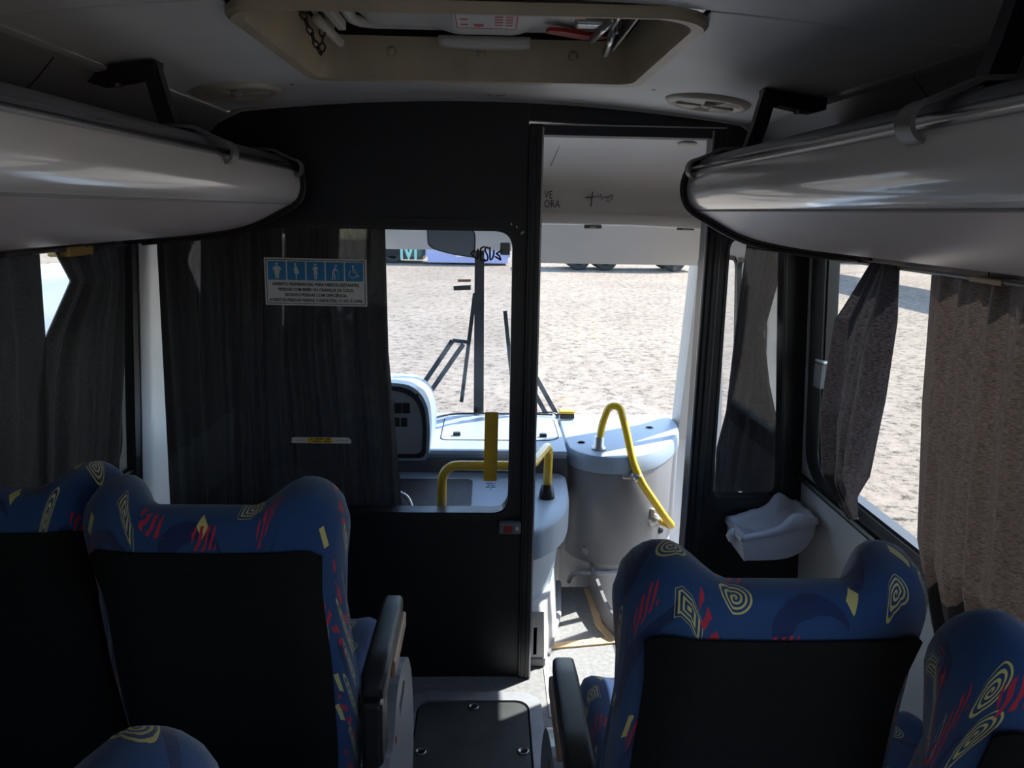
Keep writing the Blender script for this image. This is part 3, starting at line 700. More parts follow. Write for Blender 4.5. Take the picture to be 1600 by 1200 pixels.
# iron chain looped on the left of the hatch opening
ch = empty('safety_chain', (-0.345, 1.62, 1.90)); tag(ch, 'dark iron chain hanging in a loop at the left of the roof hatch', 'chain')
cp = smooth_path([(-0.372, 1.56, 1.955), (-0.366, 1.60, 1.925), (-0.360, 1.645, 1.895), (-0.350, 1.69, 1.862), (-0.342, 1.68, 1.875), (-0.335, 1.64, 1.905), (-0.332, 1.60, 1.935), (-0.33, 1.57, 1.96)], 12)
acc = 0; links = []; step = 0.0155
for a, b in zip(cp, cp[1:]):
    acc += (b - a).length
    if acc >= step: links.append((b.copy(), (b - a).normalized())); acc = 0
for k, (c, t) in enumerate(links):
    up = Vector((1, 0, 0)) if k % 2 else Vector((0, 0.7, 0.7)); up = (up - t * up.dot(t)).normalized()
    loop = []
    for i in range(12):
        a = 2 * PI * i / 12; loop.append(c + t * (0.0105 * math.cos(a)) + up * (0.0058 * math.sin(a)) - Vector(ch.location))
    part('chain_link', tube(loop, 0.0019, 6, True), 'chain_iron', ch, True)

# ================================================================== CEILING LAMPS
def ceiling_lamp(x, y, label):
    root = empty('ceiling_speaker', (x, y, zc(x))); tag(root, label, 'speaker', 'round ceiling speakers')
    tilt = math.atan(-0.18 * (x + 0.03)); root.rotation_euler = (0, -tilt, 0)
    part('rim', lathe([(0.080, -0.004), (0.086, -0.013), (0.100, -0.012), (0.108, -0.004), (0.109, 0.001), (0.080, 0.001), (0.080, -0.004)], (0, 0, 0), n=40), 'beige_plastic', root, True)
    part('grille_disc', lathe([(0, -0.003), (0.081, -0.003)], (0, 0, 0), n=32), 'steel_dark', root)
    for k in range(4):
        a0 = PI / 4 + k * PI / 2; q = [(0.018 * math.cos(a0), 0.018 * math.sin(a0))]
        for i in range(7):
            a = a0 - 0.48 + 0.96 * i / 6; q.append((0.079 * math.cos(a), 0.079 * math.sin(a)))
        part('vane', plate(q, [], -0.012, -0.003, XY(0)), 'beige_plastic', root)
    part('hub', lathe([(0, -0.016), (0.013, -0.015), (0.017, -0.008), (0.017, -0.003)], (0, 0, 0), n=20), 'beige_plastic', root, True)
ceiling_lamp(-0.63, 2.035, 'round beige ceiling speaker above the left luggage rack end')
ceiling_lamp(0.555, 2.06, 'round beige ceiling speaker above the doorway')

# ================================================================== SEATS
def seat_proto():
    root = empty('bus_seat')
    NU, NV = 33, 36
    def halfw(z): return poly([(0.30, 0.215), (0.55, 0.230), (0.70, 0.232), (0.88, 0.225), (1.0, 0.235), (1.12, 0.222)], z)
    def ear(u): return sstep(0.36, 0.68, abs(u))
    rings = []; uvs = []
    for i in range(NU):
        u = -1 + 2 * i / (NU - 1); u = math.copysign(abs(u) ** 0.85, u)
        e = max(0.02, (1 - abs(u) ** 9)) ** (1 / 2.6)
        er = ear(u); ear_round = math.sqrt(max(0, 1 - max(0, (abs(u) - 0.74) / 0.27) ** 2))
        top = 1.056 + 0.020 * er * ear_round - 0.075 * (1 - ear_round) * er
        bot = 0.36
        rg = []; L = 0.0; prev = None
        for j in range(NV):
            a = 2 * PI * j / NV - PI / 2; cs, sn = math.cos(a), math.sin(a)
            k = 0.55
            yy = math.copysign(abs(cs) ** k, cs); zz = math.copysign(abs(sn) ** 0.42, sn)
            z = lerp(bot, top, 0.5 + 0.5 * zz)
            th = poly([(0.36, 0.13), (0.6, 0.115), (0.85, 0.095), (1.0, 0.105), (1.1, 0.085)], z)
            fwd = (0.085 * er * sstep(0.80, 0.98, z) + 0.05 * er * (1 - sstep(0.55, 0.8, z)))    # head wings and side bolsters
            yb = -th * 0.5; yf = th * 0.5 + fwd
            yb += 0.035 * sstep(0.55, 1.0, abs(u))                                             # back curls round to the sides
            y = lerp(yb, yf, 0.5 + 0.5 * yy)
            ym = lerp(yb, yf, 0.5); y = ym + (y - ym) * e
            x = u * halfw(z) * 1.0
            p = Vector((x, y, z))
            if prev is not None: L += (p - prev).length
            prev = p; rg.append(p)
            uvs.append((u * 0.24, L if True else 0))
        rings.append(rg)
    mid = NU // 2                                              # lateral arc length, so the print does not stretch over the wings
    for j in range(NV):
        for sgn in (1, -1):
            acc = 0.0; i = mid
            while 0 <= i + sgn < NU:
                acc += (rings[i + sgn][j] - rings[i][j]).length; i += sgn
                uvs[i * NV + j] = (sgn * acc, uvs[i * NV + j][1])
        uvs[mid * NV + j] = (0.0, uvs[mid * NV + j][1])
    v, f = loft(rings)
    back = link_mesh('backrest', v, f, 'seat_fabric', root, True, uvs)
    piv = Vector((0, 0, 0.40))
    # dark cloth panel across the back of the backrest
    pv = []; pf = []; A, B = 22, 18
    for side in (0, 1):
        for j in range(B + 1):
            for i in range(A + 1):
                u = -0.86 + 1.72 * i / A; t = j / B
                ztop = 1.004 - 0.005 * math.sin(PI * i / A) - 0.030 * abs(u / 0.86) ** 10
                z = lerp(0.30, ztop, t)
                th = poly([(0.36, 0.13), (0.6, 0.115), (0.85, 0.095), (1.0, 0.105), (1.1, 0.085)], z)
                ed = min(1, min(i, A - i) / 1.5, (B - j) / 1.2 if True else 1)
                y = -th * 0.5 + 0.035 * sstep(0.55, 1.0, abs(u)) + 0.004 - side * (0.004 + 0.008 * ed) * 1.0
                pv.append((u * halfw(z), y, z))
    n1 = (A + 1) * (B + 1)
    for side in (0, 1):
        for j in range(B):
            for i in range(A):
                a = side * n1 + j * (A + 1) + i; pf.append((a, a + 1, a + A + 2, a + A + 1))
    edge = [i for i in range(A + 1)] + [(j + 1) * (A + 1) + A for j in range(B)] + [B * (A + 1) + i for i in reversed(range(A))] + [j * (A + 1) for j in reversed(range(1, B))]
    for a, b in zip(edge, edge[1:] + edge[:1]): pf.append((a, b, b + n1, a + n1))
    panel = link_mesh('back_panel', pv, pf, 'seat_back_cloth', back, True, None, 50)
    # cushion
    rings = []; uvs = []
    NU, NV = 25, 30
    for i in range(NU):
        u = -1 + 2 * i / (NU - 1); e = max(0.02, 1 - abs(u) ** 6) ** (1 / 3)
        rg = []; L = 0; prev = None
        for j in range(NV):
            a = 2 * PI * j / NV; cs, sn = math.cos(a), math.sin(a)
            y = 0.30 + 0.235 * math.copysign(abs(cs) ** 0.4, cs) * (0.9 + 0.1 * e)
            top = 0.47 + 0.03 * sstep(0.6, 0.95, abs(u)) + 0.012 * sstep(0.3, 0.5, y)
            z = 0.40 + (top - 0.40) * math.copysign(abs(sn) ** 0.5, sn) * e if sn > 0 else 0.40 + 0.075 * math.copysign(abs(sn) ** 0.5, sn) * e
            p = Vector((u * 0.208, y, z))
            if prev is not None: L += (p - prev).length
            prev = p; rg.append(p); uvs.append((u * 0.225 + 0.6, L))
        rings.append(rg)
    v, f = loft(rings); link_mesh('cushion', v, f, 'seat_fabric', root, True, uvs)
    # pedestal
    part('base_frame', box(-0.20, 0.20, 0.06, 0.50, 0.285, 0.335, 0.008), 'seat_steel', root)
    for x in (-0.15, 0.15): part('leg', box(x - 0.02, x + 0.02, 0.10, 0.40, 0.0, 0.29, 0.006), 'seat_steel', root)
    return root, back
def add_arm(root, s):
    """armrest with grey side shield on side s (+1 = right of the seat)"""
    x = s * 0.260
    sec = []
    for (y, z, w, h) in ((-0.005, 0.575, 0.020, 0.030), (0.02, 0.600, 0.027, 0.030), (0.10, 0.608, 0.026, 0.024), (0.28, 0.606, 0.025, 0.022), (0.345, 0.602, 0.023, 0.022), (0.362, 0.596, 0.016, 0.014)):
        sec.append([(x + a, y, z + b) for a, b in rrect(-w, w, -h, h, min(w, h) * 0.5, 4)])
    arm = part('armrest', loft(sec), 'arm_rubber', root, True, 50)
    part('arm_inlay', box(x + s * 0.018, x + s * 0.031, 0.12, 0.34, 0.545, 0.585, 0.005), 'wood_inlay', arm)
    part('hinge_block', box(x - 0.022, x + 0.022, -0.03, 0.055, 0.40, 0.585, 0.010), 'bracket_black', root)
    xs_ = x + s * 0.004
    o = [(-0.06, 0.12), (0.10, 0.05), (0.42, 0.08), (0.44, 0.30), (0.36, 0.44), (0.24, 0.505), (0.12, 0.51), (0.06, 0.455), (0.02, 0.44), (-0.04, 0.42)]
    hole = [(0.15, 0.455), (0.235, 0.465), (0.265, 0.44), (0.24, 0.425), (0.16, 0.42)]
    oo = [(p.x, p.y) for p in [Vector(q) for q in smooth_path([(a, b, 0) for a, b in o], 4, True)]]
    sh = part('side_shield', plate(oo, [hole], 0, s * 0.030, lambda u, v_, w: (xs_ + w, u, v_)), 'seat_shield', root)
    part('lever_slot', plate(hole, [], s * 0.006, s * 0.012, lambda u, v_, w: (xs_ + w, u, v_)), 'dark_gap', sh)
    part('shield_rib', tube(smooth_path([(xs_ + s * 0.030, 0.02, 0.38), (xs_ + s * 0.033, 0.08, 0.33), (xs_ + s * 0.033, 0.06, 0.25), (xs_ + s * 0.030, 0.12, 0.18)], 6), 0.006, 6), 'seat_shield', sh, True)
    part('red_mark', lathe([(0, 0.0), (0.008, 0.0), (0.008, 0.002)], (xs_ + s * 0.0305, 0.075, 0.425), 'x', 10), 'red_plastic', sh)
proto, proto_back = seat_proto()
def place_seat(first, x, y, label, lean, arm=0, rz=0.0):
    o = proto if first else copy_tree(proto)
    o.location = (x, y, 0); o.rotation_euler = (0, 0, rz)
    tag(o, label, 'seat', 'patterned blue bus seats')
    b = [c for c in o.children if c.name.startswith('backrest')][0]
    # lean the backrest about its foot
    M = Matrix.Translation((0, 0, 0.40)) @ Matrix.Rotation(math.radians(lean), 4, 'X') @ Matrix.Translation((0, 0, -0.40))
    b.matrix_local = M
    return o
seats = []
seats.append(place_seat(True, -0.486, 1.392, 'blue patterned seat left of the aisle, directly behind the black partition', 12))
seats.append(place_seat(False, -0.892, 1.455, 'blue patterned seat beside the dark left window curtains', 11))
seats.append(place_seat(False, 0.428, 1.122, 'blue patterned seat right of the aisle', 12))
seats.append(place_seat(False, 0.792, 0.985, 'reclined blue patterned seat beside the brown window curtain', 17))
seats.append(place_seat(False, -0.485, 0.692, 'blue patterned seat of the next row, only its head wing in view', 12))
seats[1].scale.x = 0.90; seats[3].scale.x = 0.88
add_arm(seats[0], 1); add_arm(seats[2], -1); add_arm(seats[4], 1)

# ================================================================== CURTAINS
def curtain(name, label, left, right, folds, amp, m, nrm, seed=0, NS=90, NT=60, ampt=None, drift=0.0, group='window curtains'):
    """cloth between two edge polylines [(t, point)], pleated along nrm"""
    rnd = random.Random(seed); ph = [rnd.uniform(0, 6.28) for _ in range(8)]
    nrm = Vector(nrm)
    def edge(E, t):
        for (a, pa), (b, pb) in zip(E, E[1:]):
            if t <= b:
                k = (t - a) / (b - a); k = k * k * (3 - 2 * k) * 0.6 + k * 0.4
                return Vector(pa).lerp(Vector(pb), k)
        return Vector(E[-1][1])
    v = []
    for j in range(NT + 1):
        t = j / NT; L, R = edge(left, t), edge(right, t)
        A = amp * (poly(ampt, t) if ampt else 1.0)
        for i in range(NS + 1):
            s = i / NS; ss = s + drift * t * math.sin(PI * s) + 0.012 * math.sin(3 * t + 9 * s + ph[0])
            w = math.sin(2 * PI * folds * ss + ph[1] + 0.7 * math.sin(2.2 * t + ph[2])) + 0.45 * math.sin(2 * PI * folds * 1.73 * ss + ph[3] + 1.3 * t) + 0.3 * math.sin(2 * PI * folds * 0.46 * ss + ph[4] - 2 * t) \
                + 0.18 * math.sin(2 * PI * folds * 3.1 * ss + ph[5] + 3 * t)
            env = 0.35 + 0.65 * math.sin(PI * min(1, max(0, s))) ** 0.4
            v.append(L.lerp(R, s) + nrm * (A * w * env))
    f = [(j * (NS + 1) + i, j * (NS + 1) + i + 1, (j + 1) * (NS + 1) + i + 1, (j + 1) * (NS + 1) + i) for j in range(NT) for i in range(NS)]
    o = link_mesh(name, v, f, m, None, True); tag(o, label, 'curtain', group); return o
def wl(y, z, off=0.036): return (XL(z) + off, y, z)
def wr(y, z, off=0.045): return (XR(z) - off, y, z)
# left windows
curtain('window_curtain', 'dark curtain on the left window, farthest from the partition', [(0, wl(0.70, 1.445)), (1, wl(0.68, 0.70))], [(0, wl(1.845, 1.445)), (0.3, wl(1.85, 1.25)), (0.45, wl(1.84, 1.1)), (1, wl(1.80, 0.70))], 9, 0.012, MATS['curtain_dark'], (1, 0, 0), 3)
curtain('window_curtain', 'dark curtain on the left window, next to the partition', [(0, wl(1.90, 1.445)), (0.18, wl(1.975, 1.36)), (0.34, wl(1.845, 1.23)), (0.45, wl(1.80, 1.12)), (1, wl(1.77, 0.70))], [(0, wl(2.27, 1.445)), (0.5, wl(2.26, 1.1)), (1, wl(2.20, 0.70))], 5, 0.012, MATS['curtain_dark'], (1, 0, 0), 11)
curtain('window_curtain', 'unseen dark curtain added over the next left window towards the rear to block its light', [(0, wl(-0.80, 1.445)), (1, wl(-0.80, 0.70))], [(0, wl(0.66, 1.445)), (1, wl(0.63, 0.70))], 11, 0.012, MATS['curtain_dark'], (1, 0, 0), 5)  # out of view, added to hold back cool skylight from the rear
# behind the driver
curtain('cab_curtain', 'wide dark curtain hung behind the driver, seen through the partition pane', [(0, (-1.035, 2.46, 1.50)), (1, (-1.06, 2.46, 0.53))], [(0, (-0.325, 2.46, 1.505)), (0.4, (-0.322, 2.46, 1.10)), (0.75, (-0.298, 2.46, 0.75)), (1, (-0.285, 2.46, 0.53))], 10, 0.0161, MATS['curtain_dark'], (0, 1, 0), 8, NS=140)
# right pane of the partition
curtain('cab_curtain', 'dark satin curtain twisted behind the narrow right pane of the partition', [(0, (0.812, 2.44, 1.50)), (0.32, (0.798, 2.44, 1.22)), (0.66, (0.788, 2.44, 0.92)), (0.82, (0.765, 2.44, 0.79)), (1, (0.770, 2.44, 0.63))], [(0, (0.955, 2.44, 1.50)), (0.36, (0.895, 2.44, 1.18)), (0.56, (0.93, 2.44, 1.01)), (0.76, (0.982, 2.44, 0.84)), (1, (0.99, 2.44, 0.63))], 2.6, 0.016, MATS['curtain_satin'], (0, 1, 0), 21, drift=0.15)
# gathered curtain at the front of the right window
curtain('window_curtain', 'dark satin curtain gathered and hanging loose in the right window', [(0, (0.925, 1.85, 1.445)), (0.28, (0.92, 1.975, 1.29)), (0.62, (0.915, 1.973, 1.046)), (0.83, (0.915, 1.92, 0.884)), (0.92, (0.92, 1.862, 0.834)), (1, (0.94, 1.83, 0.79))],
        [(0, (0.925, 1.735, 1.445)), (0.26, (0.92, 1.70, 1.32)), (0.5, (0.915, 1.69, 1.13)), (0.75, (0.915, 1.705, 0.95)), (0.86, (0.92, 1.757, 0.88)), (1, (0.94, 1.79, 0.81))], 2.3, 0.024, MATS['curtain_satin'], (-1, 0, 0), 32, drift=0.3, ampt=[(0, 0.6), (0.4, 1.0), (0.8, 1.0), (1, 0.35)])
# brown curtain
curtain('window_curtain', 'brown curtain drawn over the right window with deep folds', [(0, wr(1.62, 1.445, 0.035)), (0.5, wr(1.625, 1.15, 0.035)), (0.85, wr(1.60, 0.84, 0.038)), (1, wr(1.52, 0.665, 0.035))], [(0, wr(0.78, 1.445, 0.035)), (1, wr(0.74, 0.665, 0.035))], 9, 0.014, MATS['curtain_brown'], (-1, 0, 0), 40, NS=130, ampt=[(0, 0.6), (0.3, 1), (1, 1.15)])
# curtain rails with amber end clips
for nm, W, off, y1, lab in (('curtain_rail', XR, -1, 2.2, 'dark curtain rail under the right luggage rack'), ('curtain_rail', XL, 1, 2.27, 'dark curtain rail under the left luggage rack')):
    x = W(1.44) + off * 0.04
    root = empty(nm, (x, 1.5, 1.441)); tag(root, lab, 'curtain rail')
    part('rod', tube([(0, YB + 0.2 - 1.5, 0), (0, y1 - 1.5, 0)], 0.006, 8), 'steel_dark', root)
    for yy in (0.74, 1.42 if off < 0 else 2.0):
        part('clip', box(-0.008, abs(off) * 0.05 * 1 - 0.0 if off < 0 else 0.008, yy - 1.5 - 0.05, yy - 1.5 + 0.05, -0.008, 0.004, 0.003) if off < 0 else box(-0.045, 0.012, yy - 1.5 - 0.06, yy - 1.5 + 0.06, -0.020, 0.006, 0.006), 'amber', root)

# ================================================================== DRIVER'S CAB
# ---- windscreen, header, pillars, side walls
def YG(z): return 3.58 - 0.22 * (z - 0.58)            # windscreen slope
wind = empty('window_7'); st(wind, 'large sloping windscreen in two panes with a dark centre bar')
for (a, b) in ((-1.02, -0.066), (-0.012, 0.945)):
    part('pane', plate([(a, 0.56), (b, 0.56), (b, 1.60), (a, 1.60)], [], 0, 0.006, lambda u, v_, w: (u, YG(v_) + w, v_)), 'glass_clear', wind)
part('centre_bar', plate([(-0.066, 0.56), (-0.018, 0.56), (-0.022, 1.56), (-0.062, 1.56)], [], -0.012, 0.02, lambda u, v_, w: (u, YG(v_) + w, v_)), 'dark_profile', wind)
part('bar_cap', box(-0.027, -0.020, YG(1.4) - 0.028, YG(1.4) - 0.014, 1.42, 1.56), 'header_cream', wind)
for s, xb in ((1, 0.90), (-1, -1.02)):
    sec = []
    for z in (0.50, 0.68, 1.0, 1.35, 1.60):
        y = YG(z); x0 = xb - s * 0.0 - s * 0.01 * (z - 0.6); sec.append([(x0, y + 0.02, z), (x0 - s * 0.012, y - 0.03, z), (x0 + s * 0.012, y - 0.085, z), (x0 + s * 0.09, y - 0.10, z), (x0 + s * 0.14, y + 0.02, z)])
    p = part('trim_3' if s > 0 else 'trim_4', loft(sec), 'header_cream', None, True, 40); st(p, 'cream windscreen pillar on the %s of the cab' % ('right' if s > 0 else 'left'))
# header above the windscreen and the cab ceiling
hdr = empty('header_panel'); st(hdr, 'cream moulded header above the windscreen')
hp = [(3.215, 1.500), (3.175, 1.503), (3.165, 1.512), (3.165, 1.545), (3.195, 1.555), (3.215, 1.61), (3.195, 1.675), (3.14, 1.735), (3.03, 1.79), (2.85, 1.835), (2.6, 1.86), (2.375, 1.868)]
hs = [tuple(p)[:2] for p in smooth_path([(a, b, 0) for a, b in hp], 4)]
part('header_skin', loft([[(x, y, z - 0.05 * max(0, abs(x + 0.05) - 0.7)) for y, z in hs] for x in [-1.08 + 2.07 * i / 10 for i in range(11)]], closed=False), 'header_cream', hdr, True, 35)
part('visor_flap', loft([[(x, y + 0.0, z) for y, z in ((3.205, 1.506), (3.235, 1.503), (3.30, 1.43), (3.345, 1.345), (3.335, 1.336), (3.285, 1.42), (3.222, 1.485))] for x in (0.10, 0.12, 0.86, 0.90)]), 'header_cream', hdr, True, 30)
part('header_lower', loft([[(x, y + 0.0, z) for y, z in ((3.205, 1.506), (3.245, 1.503), (3.31, 1.44), (3.335, 1.392), (3.325, 1.386), (3.285, 1.43), (3.222, 1.485))] for x in (-1.03, -1.0, 0.08, 0.095)]), 'header_cream', hdr, True, 30)
for x in (0.42, 0.80, -0.3, -0.7):
    h = part('hinge', box(x - 0.035, x + 0.035, 3.172, 3.180, 1.489, 1.502), 'steel_dark', hdr)
    part('hinge_pin', box(x - 0.012, x + 0.012, 3.168, 3.173, 1.491, 1.497), 'steel', h)
part('header_lamp', lathe([(0, -0.006), (0.030, -0.006), (0.036, -0.002), (0.038, 0.003)], (0.73, 2.96, 1.806), n=24), 'beige_plastic', hdr, True)
part('header_seam', tube(smooth_path([(0.262, 3.0, 1.803), (0.255, 3.07, 1.772), (0.246, 3.12, 1.744), (0.24, 3.145, 1.728)], 4), 0.0022, 6), 'trim_grey', hdr)
# stickers on the header: lettering and a cross / heartbeat / heart line drawing
def stroke(name, pts, r, m, parent, n=6): return part(name, tube(pts, r, n), m, parent)
stk = empty('header_decal', (0.25, 3.18, 1.60)); tag(stk, 'black lettering decal on the cream header at the doorway edge', 'decal')
text_mesh('lettering', 'VE', 0.043, 'ink_black', stk, (-0.030, 0.010, 0.018), align='LEFT', sx=0.72)
text_mesh('lettering', 'ORA', 0.043, 'ink_black', stk, (-0.030, 0.012, -0.018), align='LEFT', sx=0.72)
def hy(z): return 3.2145 - 0.55 * abs(z - 1.61) ** 1.15 - 0.003
dec = empty('header_decal', (0.43, 3.2, 1.608)); tag(dec, 'cross, heartbeat and heart line drawing on the cream header', 'decal')
def dp(q): return [(x, hy(1.608 + z) - 3.2, z) for x, z in q]
stroke('cross_upright', dp([(-0.012, 0.027), (-0.018, -0.032)]), 0.0017, 'ink_black', dec)
stroke('pulse_line', dp([(-0.042, 0.004), (0.0, 0.006), (0.008, 0.011), (0.014, 0.005), (0.02, 0.018), (0.026, -0.006), (0.032, 0.009), (0.038, 0.006), (0.055, 0.006)]), 0.0013, 'ink_black', dec)
stroke('heart', dp([(0.055, 0.006), (0.060, 0.012), (0.068, 0.016), (0.073, 0.012), (0.070, 0.002), (0.058, -0.012), (0.047, -0.011), (0.050, -0.003)]), 0.0013, 'ink_black', dec)
# cab side walls
cw = empty('wall_cab_left'); st(cw, 'white driver side wall with the driver window')
part('wall_panel', plate([(2.375, -0.3), (3.6, -0.3), (3.6, 1.72), (2.375, 1.72)], [rrect(2.66, 3.42, 0.78, 1.46, 0.06)], 0, -0.04, lambda u, v_, w: (XL(v_) + 0.03 + w, u, v_)), 'cab_white', cw)
part('pane', plate(rrect(2.65, 3.43, 0.77, 1.47, 0.06), [], -0.02, -0.016, lambda u, v_, w: (XL(v_) + 0.03 + w, u, v_)), 'glass_clear', cw)
part('window_seal', ring(rrect(2.63, 3.45, 0.75, 1.49, 0.07), rrect(2.67, 3.41, 0.79, 1.45, 0.05), 0.008, -0.01, lambda u, v_, w: (XL(v_) + 0.03 + w, u, v_)), 'black_rubber', cw)
cw = empty('door_1'); st(cw, 'glazed folding entrance door on the right of the cab')
mpd = lambda u, v_, w: (XR(v_) - 0.005 + w, u, v_)
part('door_frame', plate([(2.375, -0.5), (3.6, -0.5), (3.6, 1.72), (2.375, 1.72)], [rrect(2.69, 3.005, -0.30, 1.38, 0.03), rrect(3.03, 3.335, -0.30, 1.38, 0.03), rrect(3.36, 3.545, -0.30, 1.38, 0.03)], 0, 0.04, mpd), 'header_cream', cw)
for (a, b, c) in ((2.69, 3.005, -0.30), (3.03, 3.335, -0.30), (3.36, 3.545, -0.30)):
    p = part('pane', plate(rrect(a - 0.004, b + 0.004, c - 0.004, 1.384, 0.03), [], 0.016, 0.020, mpd), 'glass_clear', cw)
    part('pane_seal', ring(rrect(a - 0.012, b + 0.012, c - 0.012, 1.392, 0.04), rrect(a + 0.004, b - 0.004, c + 0.004, 1.376, 0.03), -0.006, 0.012, mpd), 'black_rubber', p)
fb = part('front_body', box(-1.10, 1.02, 3.60, 3.72, -0.75, 0.57, 0.03), 'vehicle_white'); st(fb, 'painted nose of the bus below the windscreen')
# cab floor in front and entrance steps
cf = empty('cab_floor'); st(cf, 'dark cab floor and entrance steps below the aisle level')
part('driver_floor', box(-1.10, -0.55, 2.40, 3.6, -0.06, -0.02), 'dash_dark', cf)
part('step', box(0.49, 1.0, 2.41, 3.02, -0.50, -0.26, 0.004), 'floor_vinyl', cf)
part('step_riser', box(0.462, 0.49, 2.41, 2.99, -0.5, -0.002), 'dash_dark', cf)
part('tread_edge', box(0.985, 1.002, 2.41, 3.02, -0.275, -0.255, 0.003), 'yellow_tape', cf)

# ---- dashboard
dash = empty('dashboard', (0, 3.2, 0)); tag(dash, 'pale grey dashboard top with a large lid under the windscreen', 'dashboard')
dl = Vector(dash.location)
def PD(name, vf, m, smooth=False, sharp=None, parent=None, root=dash):
    o = Vector(root.location); return link_mesh(name, [tuple(Vector(p) - o) for p in vf[0]], vf[1], m, parent or root, smooth, None, sharp)
dprof = [(2.985, 0.575), (2.978, 0.588), (2.985, 0.600), (3.10, 0.606), (3.50, 0.604), (3.57, 0.60), (3.57, 0.50), (3.10, 0.50)]
PD('dash_top', loft([[(x, y, z) for y, z in dprof] for x in (-1.06, 0.325)]), 'dash_shade_blue', True, 30)
PD('dash_fascia', box(-1.06, 0.325, 3.0, 3.06, 0.40, 0.578, 0.004), 'dash_dark')
lidq = rrect(-0.195, 0.305, 3.115, 3.475, (0.03, 0.07, 0.05, 0.03), 6)
dlid = PD('dash_lid', plate(lidq, [], 0.6045, 0.6085, lambda u, v_, w: (u, v_, w)), 'dash_shade_blue')
PD('lid_gap', ring(rrect(-0.200, 0.310, 3.110, 3.480, (0.03, 0.07, 0.05, 0.03), 6), rrect(-0.194, 0.304, 3.116, 3.474, (0.03, 0.07, 0.05, 0.03), 6), 0.603, 0.6068, lambda u, v_, w: (u, v_, w)), 'dark_gap', parent=dlid)
for (x, y) in ((-0.13, 3.17), (0.24, 3.16)):
    PD('lid_latch', box(x - 0.016, x + 0.016, y - 0.008, y + 0.016, 0.608, 0.624, 0.004), 'switch_black', parent=dlid)
    PD('latch_tab', box(x - 0.026, x + 0.012, y - 0.012, y - 0.004, 0.6085, 0.612, 0.001), 'screw_steel', parent=dlid)
PD('screen_seal', tube(smooth_path([(-0.25, 3.44, 0.612), (-0.15, 3.52, 0.612), (0.1, 3.53, 0.612), (0.31, 3.52, 0.612)], 5), 0.005, 6), 'dark_profile')
# instrument binnacle on the driver's side
bn = empty('instrument_binnacle', (-0.55, 2.98, 0.60)); tag(bn, 'rounded instrument binnacle with switches at the edge of the cab curtain', 'instrument panel')
bo = [(-0.75, 0.575), (-0.232, 0.575), (-0.226, 0.70), (-0.235, 0.79), (-0.262, 0.845), (-0.31, 0.878), (-0.40, 0.886), (-0.75, 0.886)]
bs = [(p.x, p.y) for p in fillet([(a, b, 0) for a, b in bo], 0.03, 4)]
PD('housing', plate(bs, [], 0, 0.40, lambda u, v_, w: (u, 2.93 + w + 0.12 * max(0, v_ - 0.6), v_ - 0.12 * w * (v_ > 0.6))), 'dash_shade_blue', True, 35, root=bn)
def shrink(q, d):
    return [(x - d if x > -0.5 else x, lerp(z, 0.73, d / 0.155)) for x, z in q]
PD('bezel', ring(shrink(bs, 0.012), shrink(bs, 0.028), -0.006, 0.004, lambda u, v_, w: (u, 2.93 + w + 0.12 * max(0, v_ - 0.6), v_)), 'switch_black', root=bn)
fc = PD('face_panel', plate(shrink(bs, 0.027), [], -0.002, 0.002, lambda u, v_, w: (u, 2.93 + w + 0.12 * max(0, v_ - 0.6), v_)), 'console_grey', root=bn)
for (x0, x1, z0, z1) in ((-0.40, -0.302, 0.765, 0.808), (-0.40, -0.314, 0.71, 0.748)):
    for k in range(3):
        a, b = lerp(x0, x1, k / 3) + 0.002, lerp(x0, x1, (k + 1) / 3) - 0.002
        PD('switch', box(a, b, 2.94, 2.952, z0, z1, 0.003), 'switch_black', parent=fc, root=bn)
for (x, z) in ((-0.275, 0.84), (-0.262, 0.62)):
    PD('screw', lathe([(0, 2.945), (0.006, 2.946), (0.007, 2.952)], (x, 0.0, z), 'y', 10), 'switch_black', parent=fc, root=bn)
# little yellow-topped box on the dash and its cable
yb = empty('beacon_box', (0.375, 3.50, 0.603)); tag(yb, 'small yellow-topped black box on the dashboard by the windscreen', 'box')
part('body', box(-0.035, 0.035, -0.02, 0.03, 0, 0.022, 0.003), 'switch_black', yb)
part('cover', box(-0.035, 0.035, -0.02, 0.03, 0.0225, 0.036, 0.004), 'yellow_tape', yb)
part('cable', tube(smooth_path([(-0.035, 0.01, 0.012), (-0.08, 0.01, 0.024), (-0.15, 0.02, 0.016), (-0.25, 0.02, 0.01)], 6), 0.003, 6), 'switch_black', yb)

# ---- engine cover
ec = empty('engine_cover', (-0.1, 2.7, 0)); tag(ec, 'low grey engine cover between driver and doorway, blue shade put into its colour', 'engine cover')
eo = [(-0.55, 2.39), (0.10, 2.39), (0.17, 2.40), (0.235, 2.47), (0.285, 2.57), (0.312, 2.71), (0.322, 2.90), (0.325, 2.998), (-0.55, 2.998)]
es = [(p.x, p.y) for p in fillet([(a, b, 0) for a, b in eo], 0.06, 5)]
def inset(q, dx): return [(x - dx if x > -0.5 else x, y + (dx * 0.3 if y < 2.6 and x > 0 else 0)) for x, y in q]
PD('cover_top', loft([[(x, y, z) for x, y in inset(es, d)] for z, d in ((0.40, 0.0), (0.485, 0.0), (0.497, 0.004), (0.503, 0.014))]), 'dash_shade_blue', True, 40, root=ec)
PD('cover_ledge', loft([[(x, y, z) for x, y in inset(es, d)] for z, d in ((0.20, 0.055), (0.385, 0.028), (0.40, 0.022))]), 'dash_shade_blue', True, 40, root=ec)
